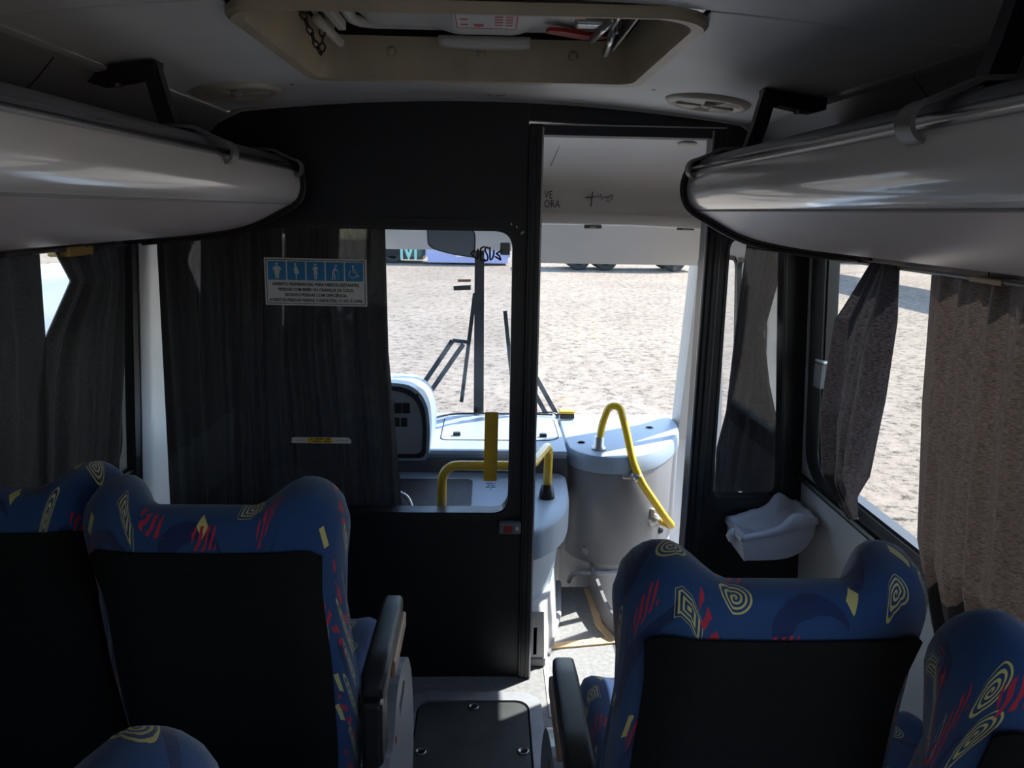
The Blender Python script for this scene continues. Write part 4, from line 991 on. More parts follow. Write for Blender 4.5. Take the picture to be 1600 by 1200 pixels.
PD('side_panel', loft([[(0.12, 2.40, z), (0.205 - q * .3, 2.40, z), (0.262 - q, 2.62, z), (0.295 - q * .6, 2.99, z), (0.12, 2.99, z)] for z, q in ((-0.03, -0.012), (0.10, 0.0), (0.21, 0.012))]), 'side_grey', False, root=ec)
PD('side_rib', tube([(0.222, 2.47, 0.004), (0.283, 2.72, 0.02), (0.305, 2.96, 0.03)], 0.014, 8), 'side_grey', True, root=ec)
PD('foot_block', box(0.158, 0.212, 2.395, 2.455, 0.0, 0.035, 0.006), 'console_grey', root=ec)
PD('toe_plate', box(0.158, 0.19, 2.40, 2.47, 0.036, 0.16, 0.01), 'console_grey', root=ec)
PD('vent_slot', box(0.205, 0.222, 2.485, 2.50, 0.10, 0.17, 0.002), 'dark_gap', root=ec)
PD('corner_clip', box(0.29, 0.318, 2.88, 2.93, 0.22, 0.30, 0.004), 'console_grey', root=ec)
PD('mat_tray', plate(rrect(-0.45, -0.055, 2.58, 2.90, 0.03), [], 0.502, 0.510, XY(0)), 'mat_black', root=ec)
PD('tray_step', plate(rrect(-0.45, -0.175, 2.42, 2.55, 0.02), [], 0.502, 0.520, XY(0)), 'mat_black', root=ec)
gl = part('hand_lever', tube(smooth_path([(-0.40, 2.60, 0.522), (-0.38, 2.58, 0.57), (-0.33, 2.56, 0.585), (-0.28, 2.54, 0.57), (-0.26, 2.525, 0.535)], 6), 0.009, 8), 'zinc', None, True); tag(gl, 'small curved pale lever low beside the cab curtain', 'lever')

# ---- corner console at the windscreen
cc = empty('corner_console', (0.6, 3.2, 0)); tag(cc, 'rounded grey corner console beside the entrance, under the windscreen', 'console')
co = [(0.338, 3.55), (0.336, 3.12), (0.352, 3.02), (0.41, 2.95), (0.50, 2.918), (0.60, 2.935), (0.70, 3.01), (0.79, 3.14), (0.86, 3.30), (0.885, 3.42), (0.885, 3.55)]
cs_ = [(p.x, p.y) for p in smooth_path([(a, b, 0) for a, b in co], 4)]
cen = (0.62, 3.35)
def ins(q, k): return [(lerp(x, cen[0], k), lerp(y, cen[1], k)) for x, y in q]
def ring_z(q, z): return [(x, y, z) for x, y in q]
PD('console_body', loft([ring_z(ins(cs_, 0.012), 0.130), ring_z(cs_, 0.137), ring_z(cs_, 0.52), ring_z(ins(cs_, 0.006), 0.528)]), 'console_grey', True, 40, root=cc)
PD('console_rim', loft([ring_z(ins(cs_, -0.012), 0.529), ring_z(ins(cs_, -0.015), 0.54), ring_z(ins(cs_, -0.006), 0.575), ring_z(ins(cs_, 0.02), 0.595), ring_z(ins(cs_, 0.05), 0.598)]), 'dash_shade_blue', True, 40, root=cc)
for (x, y) in ((0.40, 3.12), (0.74, 3.36)):
    PD('screw_cap', lathe([(0.014, 0.598), (0.018, 0.6005), (0.020, 0.598)], (x, y, 0), n=18), 'console_grey', root=cc)
PD('bolt_recess', lathe([(0, -0.008), (0.005, -0.008), (0.006, -0.003), (0.016, -0.003), (0.018, 0.0), (0.018, 0.01)], (0.418, 2.945, 0.185), 'y', 18), 'trim_grey', True, root=cc)
PD('bolt_recess', lathe([(0, -0.008), (0.005, -0.008), (0.006, -0.003), (0.014, -0.003), (0.016, 0.0), (0.016, 0.01)], (0.745, 3.062, 0.225), 'y', 18), 'switch_black', True, root=cc)
PD('lower_body', loft([ring_z(ins(cs_, 0.10), -0.30), ring_z(ins(cs_, 0.09), 0.03), ring_z(ins(cs_, 0.05), 0.06), ring_z(ins(cs_, 0.035), 0.13)]), 'side_grey', True, 40, root=cc)
mo = smooth_path([(0.432, 2.97, 0), (0.445, 2.80, 0), (0.462, 2.66, 0), (0.500, 2.575, 0)], 5)
mz = []
for q, k in ((0.0, 1), (0.012, 1)):
    mz.append([(p.x + q, p.y, 0.0) for p in mo]); mz.append([(p.x + q, p.y, 0.13 - 0.06 * i / (len(mo) - 1)) for i, p in enumerate(mo)])
nn = len(mo); fv = mz[0] + mz[1] + mz[2] + mz[3]; ff = []
for i in range(nn - 1):
    ff += [(i, i + 1, nn + i + 1, nn + i), (2 * nn + i, 2 * nn + i + 1, 3 * nn + i + 1, 3 * nn + i), (nn + i, nn + i + 1, 3 * nn + i + 1, 3 * nn + i)]
ff += [(0, nn, 3 * nn, 2 * nn), (nn - 1, 2 * nn - 1, 4 * nn - 1, 3 * nn - 1)]
PD('stair_guard', (fv, ff), 'console_grey', True, 40, root=cc)
PD('pipe_trim', tube(smooth_path([(0.352, 2.99, 0.02), (0.365, 2.975, 0.06), (0.40, 2.945, 0.085), (0.47, 2.925, 0.092), (0.56, 2.93, 0.095)], 6), 0.010, 8), 'side_grey', True, root=cc)

# ---- yellow handrails
hr = empty('grab_rail', (0.46, 3.02, 0.598)); tag(hr, 'bent yellow grab rail mounted on the corner console', 'handrail', 'yellow handrails')
pth = fillet([(0.462, 3.03, 0.60), (0.470, 3.03, 0.70), (0.495, 3.02, 0.785), (0.535, 3.0, 0.79), (0.560, 2.97, 0.70), (0.585, 2.93, 0.58), (0.62, 2.90, 0.50), (0.735, 2.93, 0.335), (0.775, 2.96, 0.285), (0.745, 3.0, 0.288), (0.715, 3.02, 0.290)], 0.035, 5)
PD('rail', tube(pth, 0.0155, 12), 'yellow_paint', True, root=hr)
PD('socket', lathe([(0.030, 0.598), (0.030, 0.606), (0.021, 0.612), (0.020, 0.65), (0.0165, 0.652)], (0.462, 3.03, 0), n=20), 'zinc', True, root=hr)
PD('clamp', tube([(0.585, 2.935, 0.532), (0.612, 2.902, 0.512)], 0.022, 12), 'zinc', True, root=hr)
PD('clamp_ear', box(0.545, 0.60, 2.915, 2.945, 0.505, 0.530, 0.008), 'zinc', root=hr)
PD('wall_flange', lathe([(0, 0.0), (0.030, 0.0), (0.030, 0.010), (0.018, 0.018), (0.018, 0.035), (0, 0.035)], (0.70, 2.985, 0.300), 'y', 20), 'zinc', True, root=hr)
PD('flange_ear', box(0.683, 0.703, 2.985, 3.01, 0.32, 0.352, 0.006), 'zinc', root=hr)
gr = empty('grab_rail', (0.224, 2.72, 0.503)); tag(gr, 'yellow guard rail standing on the engine cover', 'handrail', 'yellow handrails')
PD('rail', tube(fillet([(0.226, 2.72, 0.503), (0.230, 2.72, 0.715), (0.150, 2.46, 0.715), (-0.150, 2.46, 0.715), (-0.152, 2.46, 0.503)], 0.062, 8), 0.0165, 12), 'yellow_paint', True, root=gr)
for (x, y) in ((0.226, 2.72), (-0.152, 2.46)):
    PD('rubber_foot', lathe([(0.030, 0.503), (0.029, 0.515), (0.021, 0.555), (0.0168, 0.556)], (x, y, 0), n=20), 'black_rubber', True, root=gr)

# ---- driver's mirror hanging from the header
mir = empty('interior_mirror', (-0.15, 3.10, 1.45)); tag(mir, 'wide black framed interior mirror hanging at the top of the windscreen', 'mirror')
mq = [(p.x, p.y) for p in fillet([(-0.0, 0.045, 0), (-0.098, 0.050, 0), (-0.094, -0.035, 0), (-0.07, -0.052, 0), (0.0, -0.070, 0), (0.088, -0.082, 0), (0.094, -0.07, 0), (0.096, 0.0, 0), (0.09, 0.026, 0), (0.05, 0.042, 0), (-0.0, 0.045, 0)], 0.02, 4)]
mq = mq[:-1]
mat('mirror_painted_reflection', (0.36, 0.46, 0.58), 0.12, metal=0.1)  # blue-grey reflection painted in as base colour, hardly any real mirroring
MR = Matrix.Rotation(math.radians(-6), 3, 'X')
def mmap(k): return lambda u, v_, w: tuple(MR @ Vector((u * k, w, v_ * k)))
part('shell', plate(mq, [], 0.0, 0.03, mmap(1.0)), 'switch_black', mir)
part('mirror_face', plate([(x * 0.955, z * 0.94 - 0.001) for x, z in mq], [], -0.002, 0.0, mmap(1.0)), 'mirror_painted_reflection', mir)
part('mount_arm', tube([(0.0, 0.03, 0.0), (0.0, 0.08, 0.05), (0.0, 0.095, 0.10)], 0.008, 8), 'switch_black', mir)
cb = part('sensor_box', box(0.045, 0.085, 3.19, 3.22, 1.375, 1.425, 0.004), 'dash_dark'); tag(cb, 'small dark sensor box on the header beside the pane corner', 'sensor')

# ================================================================== SIGNS AND STICKERS ON THE PARTITION
YS = YP + 0.0125                                              # just in front of the pane
def ps(root, name, outline, m, d0=-0.0008, d1=0.0, holes=(), parent=None):
    o = Vector(root.location)
    v, f = plate(outline, list(holes), d0, d1, lambda u, v_, w: (u, w, v_))
    return link_mesh(name, v, f, m, parent or root)
SG = empty('priority_seat_sign', (-0.523, YS, 1.331)); tag(SG, 'white and blue priority seating sign with five pictograms on the pane', 'sign')
SG.rotation_euler = (0, math.radians(0.4), 0)
ps(SG, 'board', rrect(-0.153, 0.153, -0.071, 0.071, 0.002, 2), 'sign_white', -0.002, 0.0)
part('border', ring(rrect(-0.1485, 0.1485, -0.0665, 0.0665, 0.001, 2), rrect(-0.1465, 0.1465, -0.0645, 0.0645, 0.001, 2), -0.0026, -0.002, lambda u, v_, w: (u, w, v_)), 'ink_black', SG)
def capsule(a, b, r, r2=None, n=5):
    """stroke with round ends as an outline"""
    r2 = r2 or r; A, B = Vector(a), Vector(b); t = (B - A).normalized(); ang = math.atan2(t.y, t.x); q = []
    for i in range(n + 1): th = ang + PI / 2 + PI * i / n; q.append((A.x + r * math.cos(th), A.y + r * math.sin(th)))
    for i in range(n + 1): th = ang - PI / 2 + PI * i / n; q.append((B.x + r2 * math.cos(th), B.y + r2 * math.sin(th)))
    return q
PICTO = [
    [circle(0, 0.0195, 0.0038, 12), [(-0.005, 0.014), (0.005, 0.014), (0.0085, 0.004), (0.0085, -0.004), (0.0055, -0.012), (0.0048, -0.0235), (0.0012, -0.0235), (0.0, -0.013), (-0.0012, -0.0235), (-0.0048, -0.0235), (-0.0055, -0.012), (-0.0085, -0.004), (-0.0085, 0.004)], capsule((-0.006, 0.012), (-0.0125, 0.004), 0.0016), capsule((0.006, 0.012), (0.0125, 0.004), 0.0016)],
    [circle(-0.002, 0.0195, 0.0036, 12), [(-0.005, 0.014), (0.000, 0.014), (0.0045, 0.008), (0.0065, 0.0), (0.0085, -0.0075), (0.0015, -0.0095), (0.0012, -0.0235), (-0.0012, -0.0235), (-0.002, -0.009), (-0.005, -0.008)], capsule((-0.004, 0.012), (-0.005, 0.001), 0.0014)],
    [circle(0, 0.0195, 0.0036, 12), [(-0.0045, 0.013), (0.0045, 0.013), (0.0045, 0.003), (0.0065, -0.0085), (-0.0065, -0.0085), (-0.0045, 0.003)], capsule((-0.0022, -0.009), (-0.0022, -0.0225), 0.0014), capsule((0.0022, -0.009), (0.0022, -0.0225), 0.0014), capsule((-0.0055, 0.012), (-0.0072, 0.005), 0.0014), capsule((-0.0072, 0.005), (0.003, 0.007), 0.0014), circle(0.0052, 0.0105, 0.0026, 10)],
    [circle(0.0035, 0.0175, 0.0034, 12), [(-0.0075, -0.004), (-0.0055, 0.004), (-0.001, 0.0115), (0.003, 0.0125), (0.0025, 0.006), (-0.0015, -0.001), (-0.003, -0.006)], capsule((-0.006, -0.005), (-0.008, -0.0235), 0.0016), capsule((-0.003, -0.005), (0.0, -0.012), 0.0016), capsule((0.0, -0.012), (-0.0005, -0.0235), 0.0016), capsule((0.002, 0.010), (0.0085, 0.0015), 0.0013), capsule((0.0095, 0.002), (0.0105, -0.0235), 0.0006)],
    [circle(-0.003, 0.0165, 0.0034, 12), capsule((-0.0035, 0.012), (-0.002, 0.0), 0.0018), capsule((-0.002, 0.006), (0.006, 0.0055), 0.0012), capsule((-0.002, 0.0), (0.0065, -0.0005), 0.0018), capsule((0.0065, -0.0005), (0.0105, -0.0125), 0.0016), capsule((0.0105, -0.0125), (0.014, -0.011), 0.0013)],
]
for k in range(5):
    cx = -0.1155 + 0.0578 * k; w = 0.0268
    tile = ps(SG, 'blue_tile', [(cx - w, 0.005), (cx + w, 0.005), (cx + w, 0.061), (cx - w, 0.061)], 'sign_blue', -0.0026, -0.002)
    for q in PICTO[k]:
        ps(SG, 'pictogram', [(cx + x, 0.033 + z * 1.02) for x, z in q], 'sign_white', -0.0031, -0.0026, parent=tile)
    if k == 4:
        a0 = [math.radians(a) for a in range(125, 400, 15)]
        o1 = [(cx - 0.0035 + 0.0125 * math.cos(a), 0.0265 + 0.0125 * math.sin(a)) for a in a0]; o2 = [(cx - 0.0035 + 0.0100 * math.cos(a), 0.0265 + 0.0100 * math.sin(a)) for a in reversed(a0)]
        ps(SG, 'pictogram', o1 + o2, 'sign_white', -0.0031, -0.0026, parent=tile)
for (s, z, wd) in (('ASSENTO PREFERENCIAL PARA OBESOS,GESTANTES,', -0.0075, 0.262), ('PESSOAS COM BEBÊS OU CRIANÇAS DE COLO,', -0.0235, 0.226), ('IDOSOS E PESSOAS COM DEFICIÊNCIA.', -0.0395, 0.188), ('AUSENTES PESSOAS NESSAS CONDIÇÕES, O USO É LIVRE.', -0.0555, 0.284)):
    t = text_mesh('sign_text', s, 0.0125, 'ink_black', SG, (0, -0.0024, z), ext=0.0003, bold=0.0004)
    ww = t.dimensions.x if t.dimensions.x > 0 else 0.26
    xsv = [v.co.x for v in t.data.vertices]; k = wd / (max(xsv) - min(xsv)); t.data.transform(Matrix.Diagonal((k, 1, 1, 1)))
# script sticker below the sign
JS = empty('script_sticker', (-0.522, YS, 1.213)); tag(JS, 'black handwritten Jesus sticker on the pane below the priority sign', 'sticker')
def brush(root, name, pts, r=0.0024, n=5, m='ink_black'):
    p = smooth_path([(x, 0, z) for x, z in pts], n)
    v, f = tube(p, r, 6); v = [(a, b * 0.2, c) for a, b, c in v]
    return link_mesh(name, v, f, m, root)
brush(JS, 'letter_j', [(-0.012, 0.030), (-0.030, 0.028), (-0.026, 0.014), (-0.022, -0.010), (-0.030, -0.026), (-0.044, -0.024), (-0.040, -0.014), (-0.026, -0.008)])
brush(JS, 'letter_e', [(-0.022, -0.004), (-0.012, 0.002), (-0.010, 0.010), (-0.016, 0.010), (-0.018, 0.000), (-0.012, -0.008), (-0.004, -0.002)])
brush(JS, 'letter_s', [(-0.004, -0.002), (0.004, 0.012), (0.002, 0.004), (0.008, -0.004), (0.002, -0.009), (-0.004, -0.006)])
brush(JS, 'letter_u', [(0.010, 0.008), (0.009, -0.004), (0.014, -0.009), (0.020, -0.002), (0.022, 0.008), (0.021, -0.005), (0.028, -0.006)])
brush(JS, 'letter_s', [(0.028, -0.004), (0.036, 0.011), (0.034, 0.003), (0.041, -0.005), (0.034, -0.010), (0.028, -0.008)])
brush(JS, 'cross_mark', [(0.016, 0.026), (0.0155, 0.008)], 0.0018); brush(JS, 'cross_mark', [(0.007, 0.018), (0.026, 0.020)], 0.0018)
# fish-shaped sticker at the top right corner of the pane
JF = empty('fish_sticker', (-0.012, YS, 1.424)); tag(JF, 'black fish-shaped JESUS sticker in the upper right pane corner', 'sticker')
def bold(root, name, pts, r=0.0026):
    p = [(q.x, q.y) for q in fillet([(x, z, 0) for x, z in pts], 0.007, 4)]; m_ = MB()
    for k, (a_, b_) in enumerate(zip(p, p[1:])):
        if (Vector(a_) - Vector(b_)).length < 1e-5: continue
        m_.add(*plate(capsule(a_, b_, r), [], -0.0008 - 0.00002 * k, 0.0, lambda u, v_, w: (u, w, v_)))
    return m_.build(name, 'ink_black', root)
bold(JF, 'letter_j', [(-0.022, 0.013), (-0.022, -0.018), (-0.032, -0.011), (-0.044, 0.000), (-0.034, 0.009)])
bold(JF, 'letter_e', [(-0.003, 0.021), (-0.014, 0.017), (-0.014, -0.019), (-0.003, -0.023)]); bold(JF, 'letter_e', [(-0.013, 0.0), (-0.005, 0.0)], 0.0024)
bold(JF, 'letter_s', [(0.009, 0.017), (0.003, 0.021), (-0.001, 0.014), (0.001, 0.006), (0.007, -0.003), (0.009, -0.014), (0.004, -0.022), (-0.002, -0.017)])
bold(JF, 'letter_u', [(0.014, 0.019), (0.015, -0.018), (0.021, -0.015), (0.026, -0.004), (0.026, 0.010)])
bold(JF, 'letter_s', [(0.050, 0.013), (0.042, 0.006), (0.032, 0.001), (0.043, -0.004), (0.048, -0.019), (0.040, -0.013), (0.031, -0.008)])
# yellow warning strip and the small worn sticker
YT = empty('yellow_strip', (0.0125, YS, 0.815)); tag(YT, 'upright yellow warning strip stuck on the pane by the doorway', 'sticker')
ps(YT, 'strip', [(p[0] + 0.03 * 0 + p[1] * 0.012, p[1]) for p in rrect(-0.0215, 0.0215, -0.115, 0.115, 0.004, 3)], 'yellow_tape', -0.0012, 0.0)
EN = empty('etched_mark', (0.013, YS, 0.678)); tag(EN, 'tiny dark maker mark etched in the pane below the yellow strip', 'mark')
for (x0, x1, z) in ((-0.014, 0.008, 0.012), (0.012, 0.017, 0.012), (-0.010, -0.002, 0.006), (0.002, 0.012, 0.006), (-0.016, -0.004, 0.0), (0.0, 0.016, 0.0), (-0.003, 0.003, -0.006), (-0.001, 0.001, -0.012)):
    ps(EN, 'etched_line', [(x0, z), (x1, z), (x1, z + 0.0022), (x0, z + 0.0022)], 'vehicle_blue', -0.0006, 0.0)
WS = empty('worn_sticker', (-0.524, YS, 0.832)); tag(WS, 'narrow worn white and yellow sticker low on the pane', 'sticker')
ps(WS, 'backing', [(-0.094, -0.009), (0.090, -0.010), (0.094, -0.004), (0.091, 0.004), (0.083, 0.010), (-0.088, 0.010), (-0.096, 0.005), (-0.091, 0.001), (-0.096, -0.003)], 'label_paper', -0.001, 0.0)
yb_ = ps(WS, 'yellow_band', [(-0.045, -0.008), (0.034, -0.008), (0.034, 0.009), (-0.045, 0.009)], 'yellow_tape', -0.0014, -0.001)
for k in range(9):
    x = -0.034 + 0.0068 * k
    for z in (-0.005, 0.003):
        if (k * 7 + int(z * 1000)) % 5: ps(WS, 'print_mark', [(x, z), (x + 0.0055, z), (x + 0.0055, z + 0.004), (x, z + 0.004)], 'ink_black', -0.0018, -0.0014, parent=yb_)
for x in (-0.078, -0.068, -0.058, 0.045, 0.055, 0.065, 0.075): ps(WS, 'print_mark', [(x, -0.002), (x + 0.006, -0.002), (x + 0.006, 0.002), (x, 0.002)], 'trim_grey', -0.0014, -0.001)
# stickers on the windscreen
w1 = part('windscreen_sticker', plate([(-0.157, 1.202), (-0.080, 1.206), (-0.080, 1.228), (-0.157, 1.222)], [], -0.003, -0.001, lambda u, v_, w: (u, YG(v_) + w, v_)), 'mat_black'); tag(w1, 'dark rectangular sticker on the windscreen beside the centre bar', 'sticker')
w2 = part('windscreen_sticker', plate([(-0.138, 1.240), (-0.080, 1.242), (-0.080, 1.254), (-0.138, 1.253)], [], -0.003, -0.001, lambda u, v_, w: (u, YG(v_) + w, v_)), 'wood_inlay'); tag(w2, 'thin brownish sticker on the windscreen above the dark one', 'sticker')
# stop-request box on the partition below the pane
SB = empty('reflector_box', (0.076, YP, 0.552)); tag(SB, 'small grey box with a red lens on the partition under the pane', 'signal box')
part('housing', box(-0.036, 0.036, -0.030, -0.0005, -0.019, 0.019, 0.006), 'console_grey', SB)
part('lens', box(-0.018, 0.008, -0.034, -0.029, -0.012, 0.012, 0.003), 'red_plastic', SB)
part('button', lathe([(0, -0.036), (0.006, -0.035), (0.007, -0.029)], (0.022, 0, 0.002), 'y', 14), 'sign_white', SB, True)

# ================================================================== WASTE BIN
WB = empty('waste_bin', (0.90, 2.25, 0.515)); tag(WB, 'shallow white waste bin lined with a bag, in the corner on the right wall', 'waste bin')
# local section in x,z: U shape, rounded towards the wall, rim rising to the wall side
BU = [(-0.118, 0.075), (-0.105, 0.004), (-0.095, 0.0), (0.0, 0.004), (0.05, 0.018), (0.085, 0.048), (0.103, 0.09), (0.106, 0.135)]
bu = [tuple(p)[:2] for p in smooth_path([(x, z, 0) for x, z in BU], 4)]
def bin_sec(y, g): return [(lerp(x, -0.01, g), y, lerp(z, 0.09, g)) for x, z in bu]
m = MB(); yf, ybk = -0.085, 0.075
o1 = [bin_sec(y, 0.0) for y in (yf, ybk)]; o2 = [bin_sec(y, 0.035) for y in (yf + 0.004, ybk - 0.004)]
m.add(*loft(o1, closed=False)); m.add(*loft(o2, closed=False))
m.add(*plate([(x, z) for x, z in bu], [], 0, 0.004, lambda u, v_, w: (u, yf + w, v_))); m.add(*plate([(x, z) for x, z in bu], [], 0, -0.004, lambda u, v_, w: (u, ybk + w, v_)))
m.build('bin_body', 'bin_white', WB, True, 40)
mat('bag_film', (0.60, 0.63, 0.70), 0.35, var=0.05, vscale=20)
NB = 72
def rim_pt(t):
    """once round the rim: front, wall side, back, near end"""
    q = [(-0.118, yf, 0.075), (0.106, yf, 0.135), (0.106, ybk, 0.135), (-0.118, ybk, 0.075)]
    f_ = (t % 1.0) * 4; i = int(f_); return Vector(q[i]).lerp(Vector(q[(i + 1) % 4]), f_ - i)
def bag_ring(g, dz, jit, k):
    out = []
    for i in range(NB):
        p = rim_pt(i / NB); c = Vector((-0.006, -0.005, p.z))
        w = math.sin(i * 0.8 + k) * 0.5 + math.sin(i * 2.1 + 2 * k) * 0.35 + math.sin(i * 0.31 + 1) * 0.6
        d = (p - c); d.z = 0
        lift = 0.035 * math.exp(-((p.x - 0.045) / 0.03) ** 2) if dz > -0.01 else 0
        out.append(tuple(p + d.normalized() * (g + jit * w * 0.6) + Vector((0, 0, dz + jit * w + lift))))
    return out
def bag_drop(t): return -0.016 - (0.030 if 0.70 < t or t < 0.05 else 0.0)
br = [bag_ring(0.006, -0.014, 0.004, 0), bag_ring(0.005, -0.002, 0.002, 0), bag_ring(0.0, 0.006, 0.003, 1), bag_ring(-0.012, 0.003, 0.004, 1), bag_ring(-0.03, -0.03, 0.006, 2), bag_ring(-0.05, -0.055, 0.004, 3)]
part('bag_liner', loft(br), 'bag_film', WB, True)
part('bag_tuck', lathe([(0, -0.026), (0.010, -0.02), (0.018, -0.004), (0.013, 0.014), (0.006, 0.022), (0, 0.024)], (-0.128, -0.02, 0.055), 'z', 9), 'bag_film', WB, True)

# ================================================================== FLOOR HATCH
FH = empty('floor_hatch', (-0.035, 1.75, 0.0)); tag(FH, 'dark floor hatch with a rounded metal frame in the aisle', 'floor hatch')
part('frame', ring(rrect(-0.218, 0.218, -0.62, 0.485, 0.075, 7), rrect(-0.178, 0.178, -0.58, 0.440, 0.045, 7), 0.0, 0.014, XY(0)), 'hatch_frame_metal', FH)
part('inner_seam', ring(rrect(-0.177, 0.177, -0.579, 0.439, 0.045, 7), rrect(-0.172, 0.172, -0.574, 0.434, 0.042, 7), 0.001, 0.006, XY(0)), 'dark_gap', FH)
hpn = part('panel', plate(rrect(-0.172, 0.172, -0.574, 0.434, 0.042, 7), [], 0.001, 0.010, XY(0)), 'hatch_panel', FH)
for (x, y) in ((0.0, 0.412), (-0.150, 0.205), (0.150, 0.205), (-0.15, -0.35), (0.15, -0.35)):
    s_ = part('screw', lathe([(0, 0.010), (0.010, 0.0105), (0.012, 0.0135), (0.017, 0.0135), (0.0185, 0.010)], (x, y, 0), n=20), 'screw_steel', FH, True)
    part('screw_hole', lathe([(0, 0.0145), (0.0055, 0.0145), (0.0055, 0.0105)], (x, y, 0), n=8), 'dark_gap', s_)

# ================================================================== WIPERS (outside the windscreen)
def wiper(label, blade, arms):
    root = empty('wiper', (blade[0][0], YG(blade[0][1]) + 0.04, blade[0][1])); tag(root, label, 'wiper', 'windscreen wipers'); o = Vector(root.location)
    def g(p, d): return Vector((p[0], YG(p[1]) + d, p[1])) - o
    def bar(name, a, b, w, d0, d1, parent=root):
        A, B = Vector(a), Vector(b); t = (B - A).normalized(); n_ = Vector((-t.y, t.x)) * w
        q = [A + n_, A - n_, B - n_, B + n_]
        return part(name, plate([tuple(x) for x in q], [], d0, d1, lambda u, v_, w_: tuple(Vector((u, YG(v_) + w_, v_)) - o)), 'dark_profile', parent)
    b = bar('blade', blade[0], blade[1], 0.009, 0.012, 0.030); bar('blade_rubber', blade[0], blade[1], 0.003, 0.007, 0.012, b)
    for (p, q) in arms: bar('arm', p, q, 0.011, 0.032, 0.044)
    if len(arms) == 2: bar('arm_bridge', arms[0][0], (arms[1][0][0] + 0.02, arms[1][0][1] + 0.01), 0.009, 0.03, 0.046)
wiper('left windscreen wiper with twin arms, beside the centre bar', [(-0.062, 1.19), (-0.125, 0.655)], [((-0.165, 0.962), (-0.45, 0.52)), ((-0.115, 0.945), (-0.405, 0.50))])
wiper('right windscreen wiper, mostly hidden by the door post', [(0.075, 1.11), (0.135, 0.60)], [((0.115, 0.99), (0.375, 0.52)), ((0.10, 0.93), (0.325, 0.52))])

# ================================================================== OUTSIDE
ZG = -0.90
gr_ = part('ground', ([(-90, -60, ZG), (90, -60, ZG), (90, 120, ZG), (-90, 120, ZG)], [(0, 1, 2, 3)]), 'gravel'); st(gr_, 'bright beige gravel yard around the bus')

def wheel(root, x, y, z, r, w, axis):
    t = part('wheel', lathe([(r * 0.55, -w / 2), (r * 0.92, -w / 2), (r, -w * 0.3), (r, w * 0.3), (r * 0.92, w / 2), (r * 0.55, w / 2), (r * 0.55, -w / 2)], (x, y, z), axis, 24), 'tyre', root, True, 40)
    part('hub', lathe([(0, -w * 0.3), (r * 0.2, -w * 0.36), (r * 0.54, -w * 0.2), (r * 0.54, w * 0.2), (r * 0.2, w * 0.36), (0, w * 0.3)], (x, y, z), axis, 16), 'hub_grey', t, True, 40)
def coach(name, label, cx, y0, length, depth, h, body, text=None, disc=False, rz=0.0, nwin=6, cat='bus', trim=None):
    """a parked coach seen side on; local x along its length, front face towards -y"""
    root = empty(name, (cx, y0, ZG), rz); tag(root, label, cat)
    L = length / 2
    prof = [(0.0, 0.32), (-0.02, 0.9), (0.0, 1.5), (0.06, h - 0.35), (0.25, h - 0.08), (0.5, h), (depth - 0.5, h), (depth - 0.25, h - 0.08), (depth - 0.06, h - 0.35), (depth, 1.5), (depth + 0.02, 0.9), (depth, 0.32)]
    rings = []
    for x, k in ((-L, 0.12), (-L + 0.12, 0.03), (-L + 0.3, 0.0), (L - 0.3, 0.0), (L - 0.12, 0.03), (L, 0.12)):
        rings.append([(x, lerp(y, depth / 2, k), lerp(z, 1.3, k * 0.6)) for y, z in prof])
    b = part('body', loft(rings), body, root, True, 35)
    ww = (length - 1.2) / nwin
    for i in range(nwin):
        a = -L + 0.6 + ww * i
        part('side_window', plate(rrect(a + 0.06, a + ww - 0.06, 1.55, h - 0.55, 0.08, 4), [], 0, -0.02, lambda u, v_, w: (u, 0.0 + (v_ - 1.5) * 0.06 / (h - 1.85) - 0.012 + w, v_)), 'dark_window', root)
    for x in (-L + 1.3, L - 1.5):
        if disc: wheel(root, x, 0.5, 0.46, 0.46, 0.26, 'y'); wheel(root, x, depth - 0.5, 0.46, 0.46, 0.26, 'y'); continue
        part('wheel_arch', plate([(x + 0.58 * math.cos(a * PI / 12), 0.33 + 0.58 * math.sin(a * PI / 12)) for a in range(13)], [], -0.03, 0.0, lambda u, v_, w: (u, -0.005 + w, v_)), 'dark_gap', root)
        for y in (0.12, depth - 0.12): wheel(root, x, y, 0.46, 0.46, 0.26, 'y')
    part('skirt', box(-L + 0.1, L - 0.1, -0.01 if trim else 0.02, depth - 0.02, 0.10 if trim else 0.18, 0.36), trim or 'dark_profile', root)
    if text: text_mesh('lettering', text, 0.95, 'mint', root, (L - 0.75, -0.045, 0.50), ext=0.004, sx=0.8, bold=0.03)
    if disc: part('logo_disc', plate([(0.55 * math.cos(i * PI / 14) + 0.0, 0.37 + 0.28 * math.sin(i * PI / 14)) for i in range(15)], [], -0.045, -0.025, lambda u, v_, w: (u, w, v_)), 'vehicle_white', root)
    return root
coach('parked_bus', 'dark green parked bus with pale lettering, far ahead', -6.9, 36.4, 7.8, 2.4, 3.1, MATS['vehicle_green'], text='IVI')
coach('parked_bus', 'lavender blue parked bus with a white round logo, far ahead', -0.98, 35.9, 3.9, 2.3, 2.9, MATS['vehicle_lavender'], disc=True, nwin=3, trim='vehicle_lavender')
coach('parked_bus', 'light green parked bus, far to the right beyond the gravel', 23.5, 41.5, 11.0, 2.4, 3.1, MATS['vehicle_green_light'], rz=math.radians(-18), nwin=8, trim='vehicle_white')
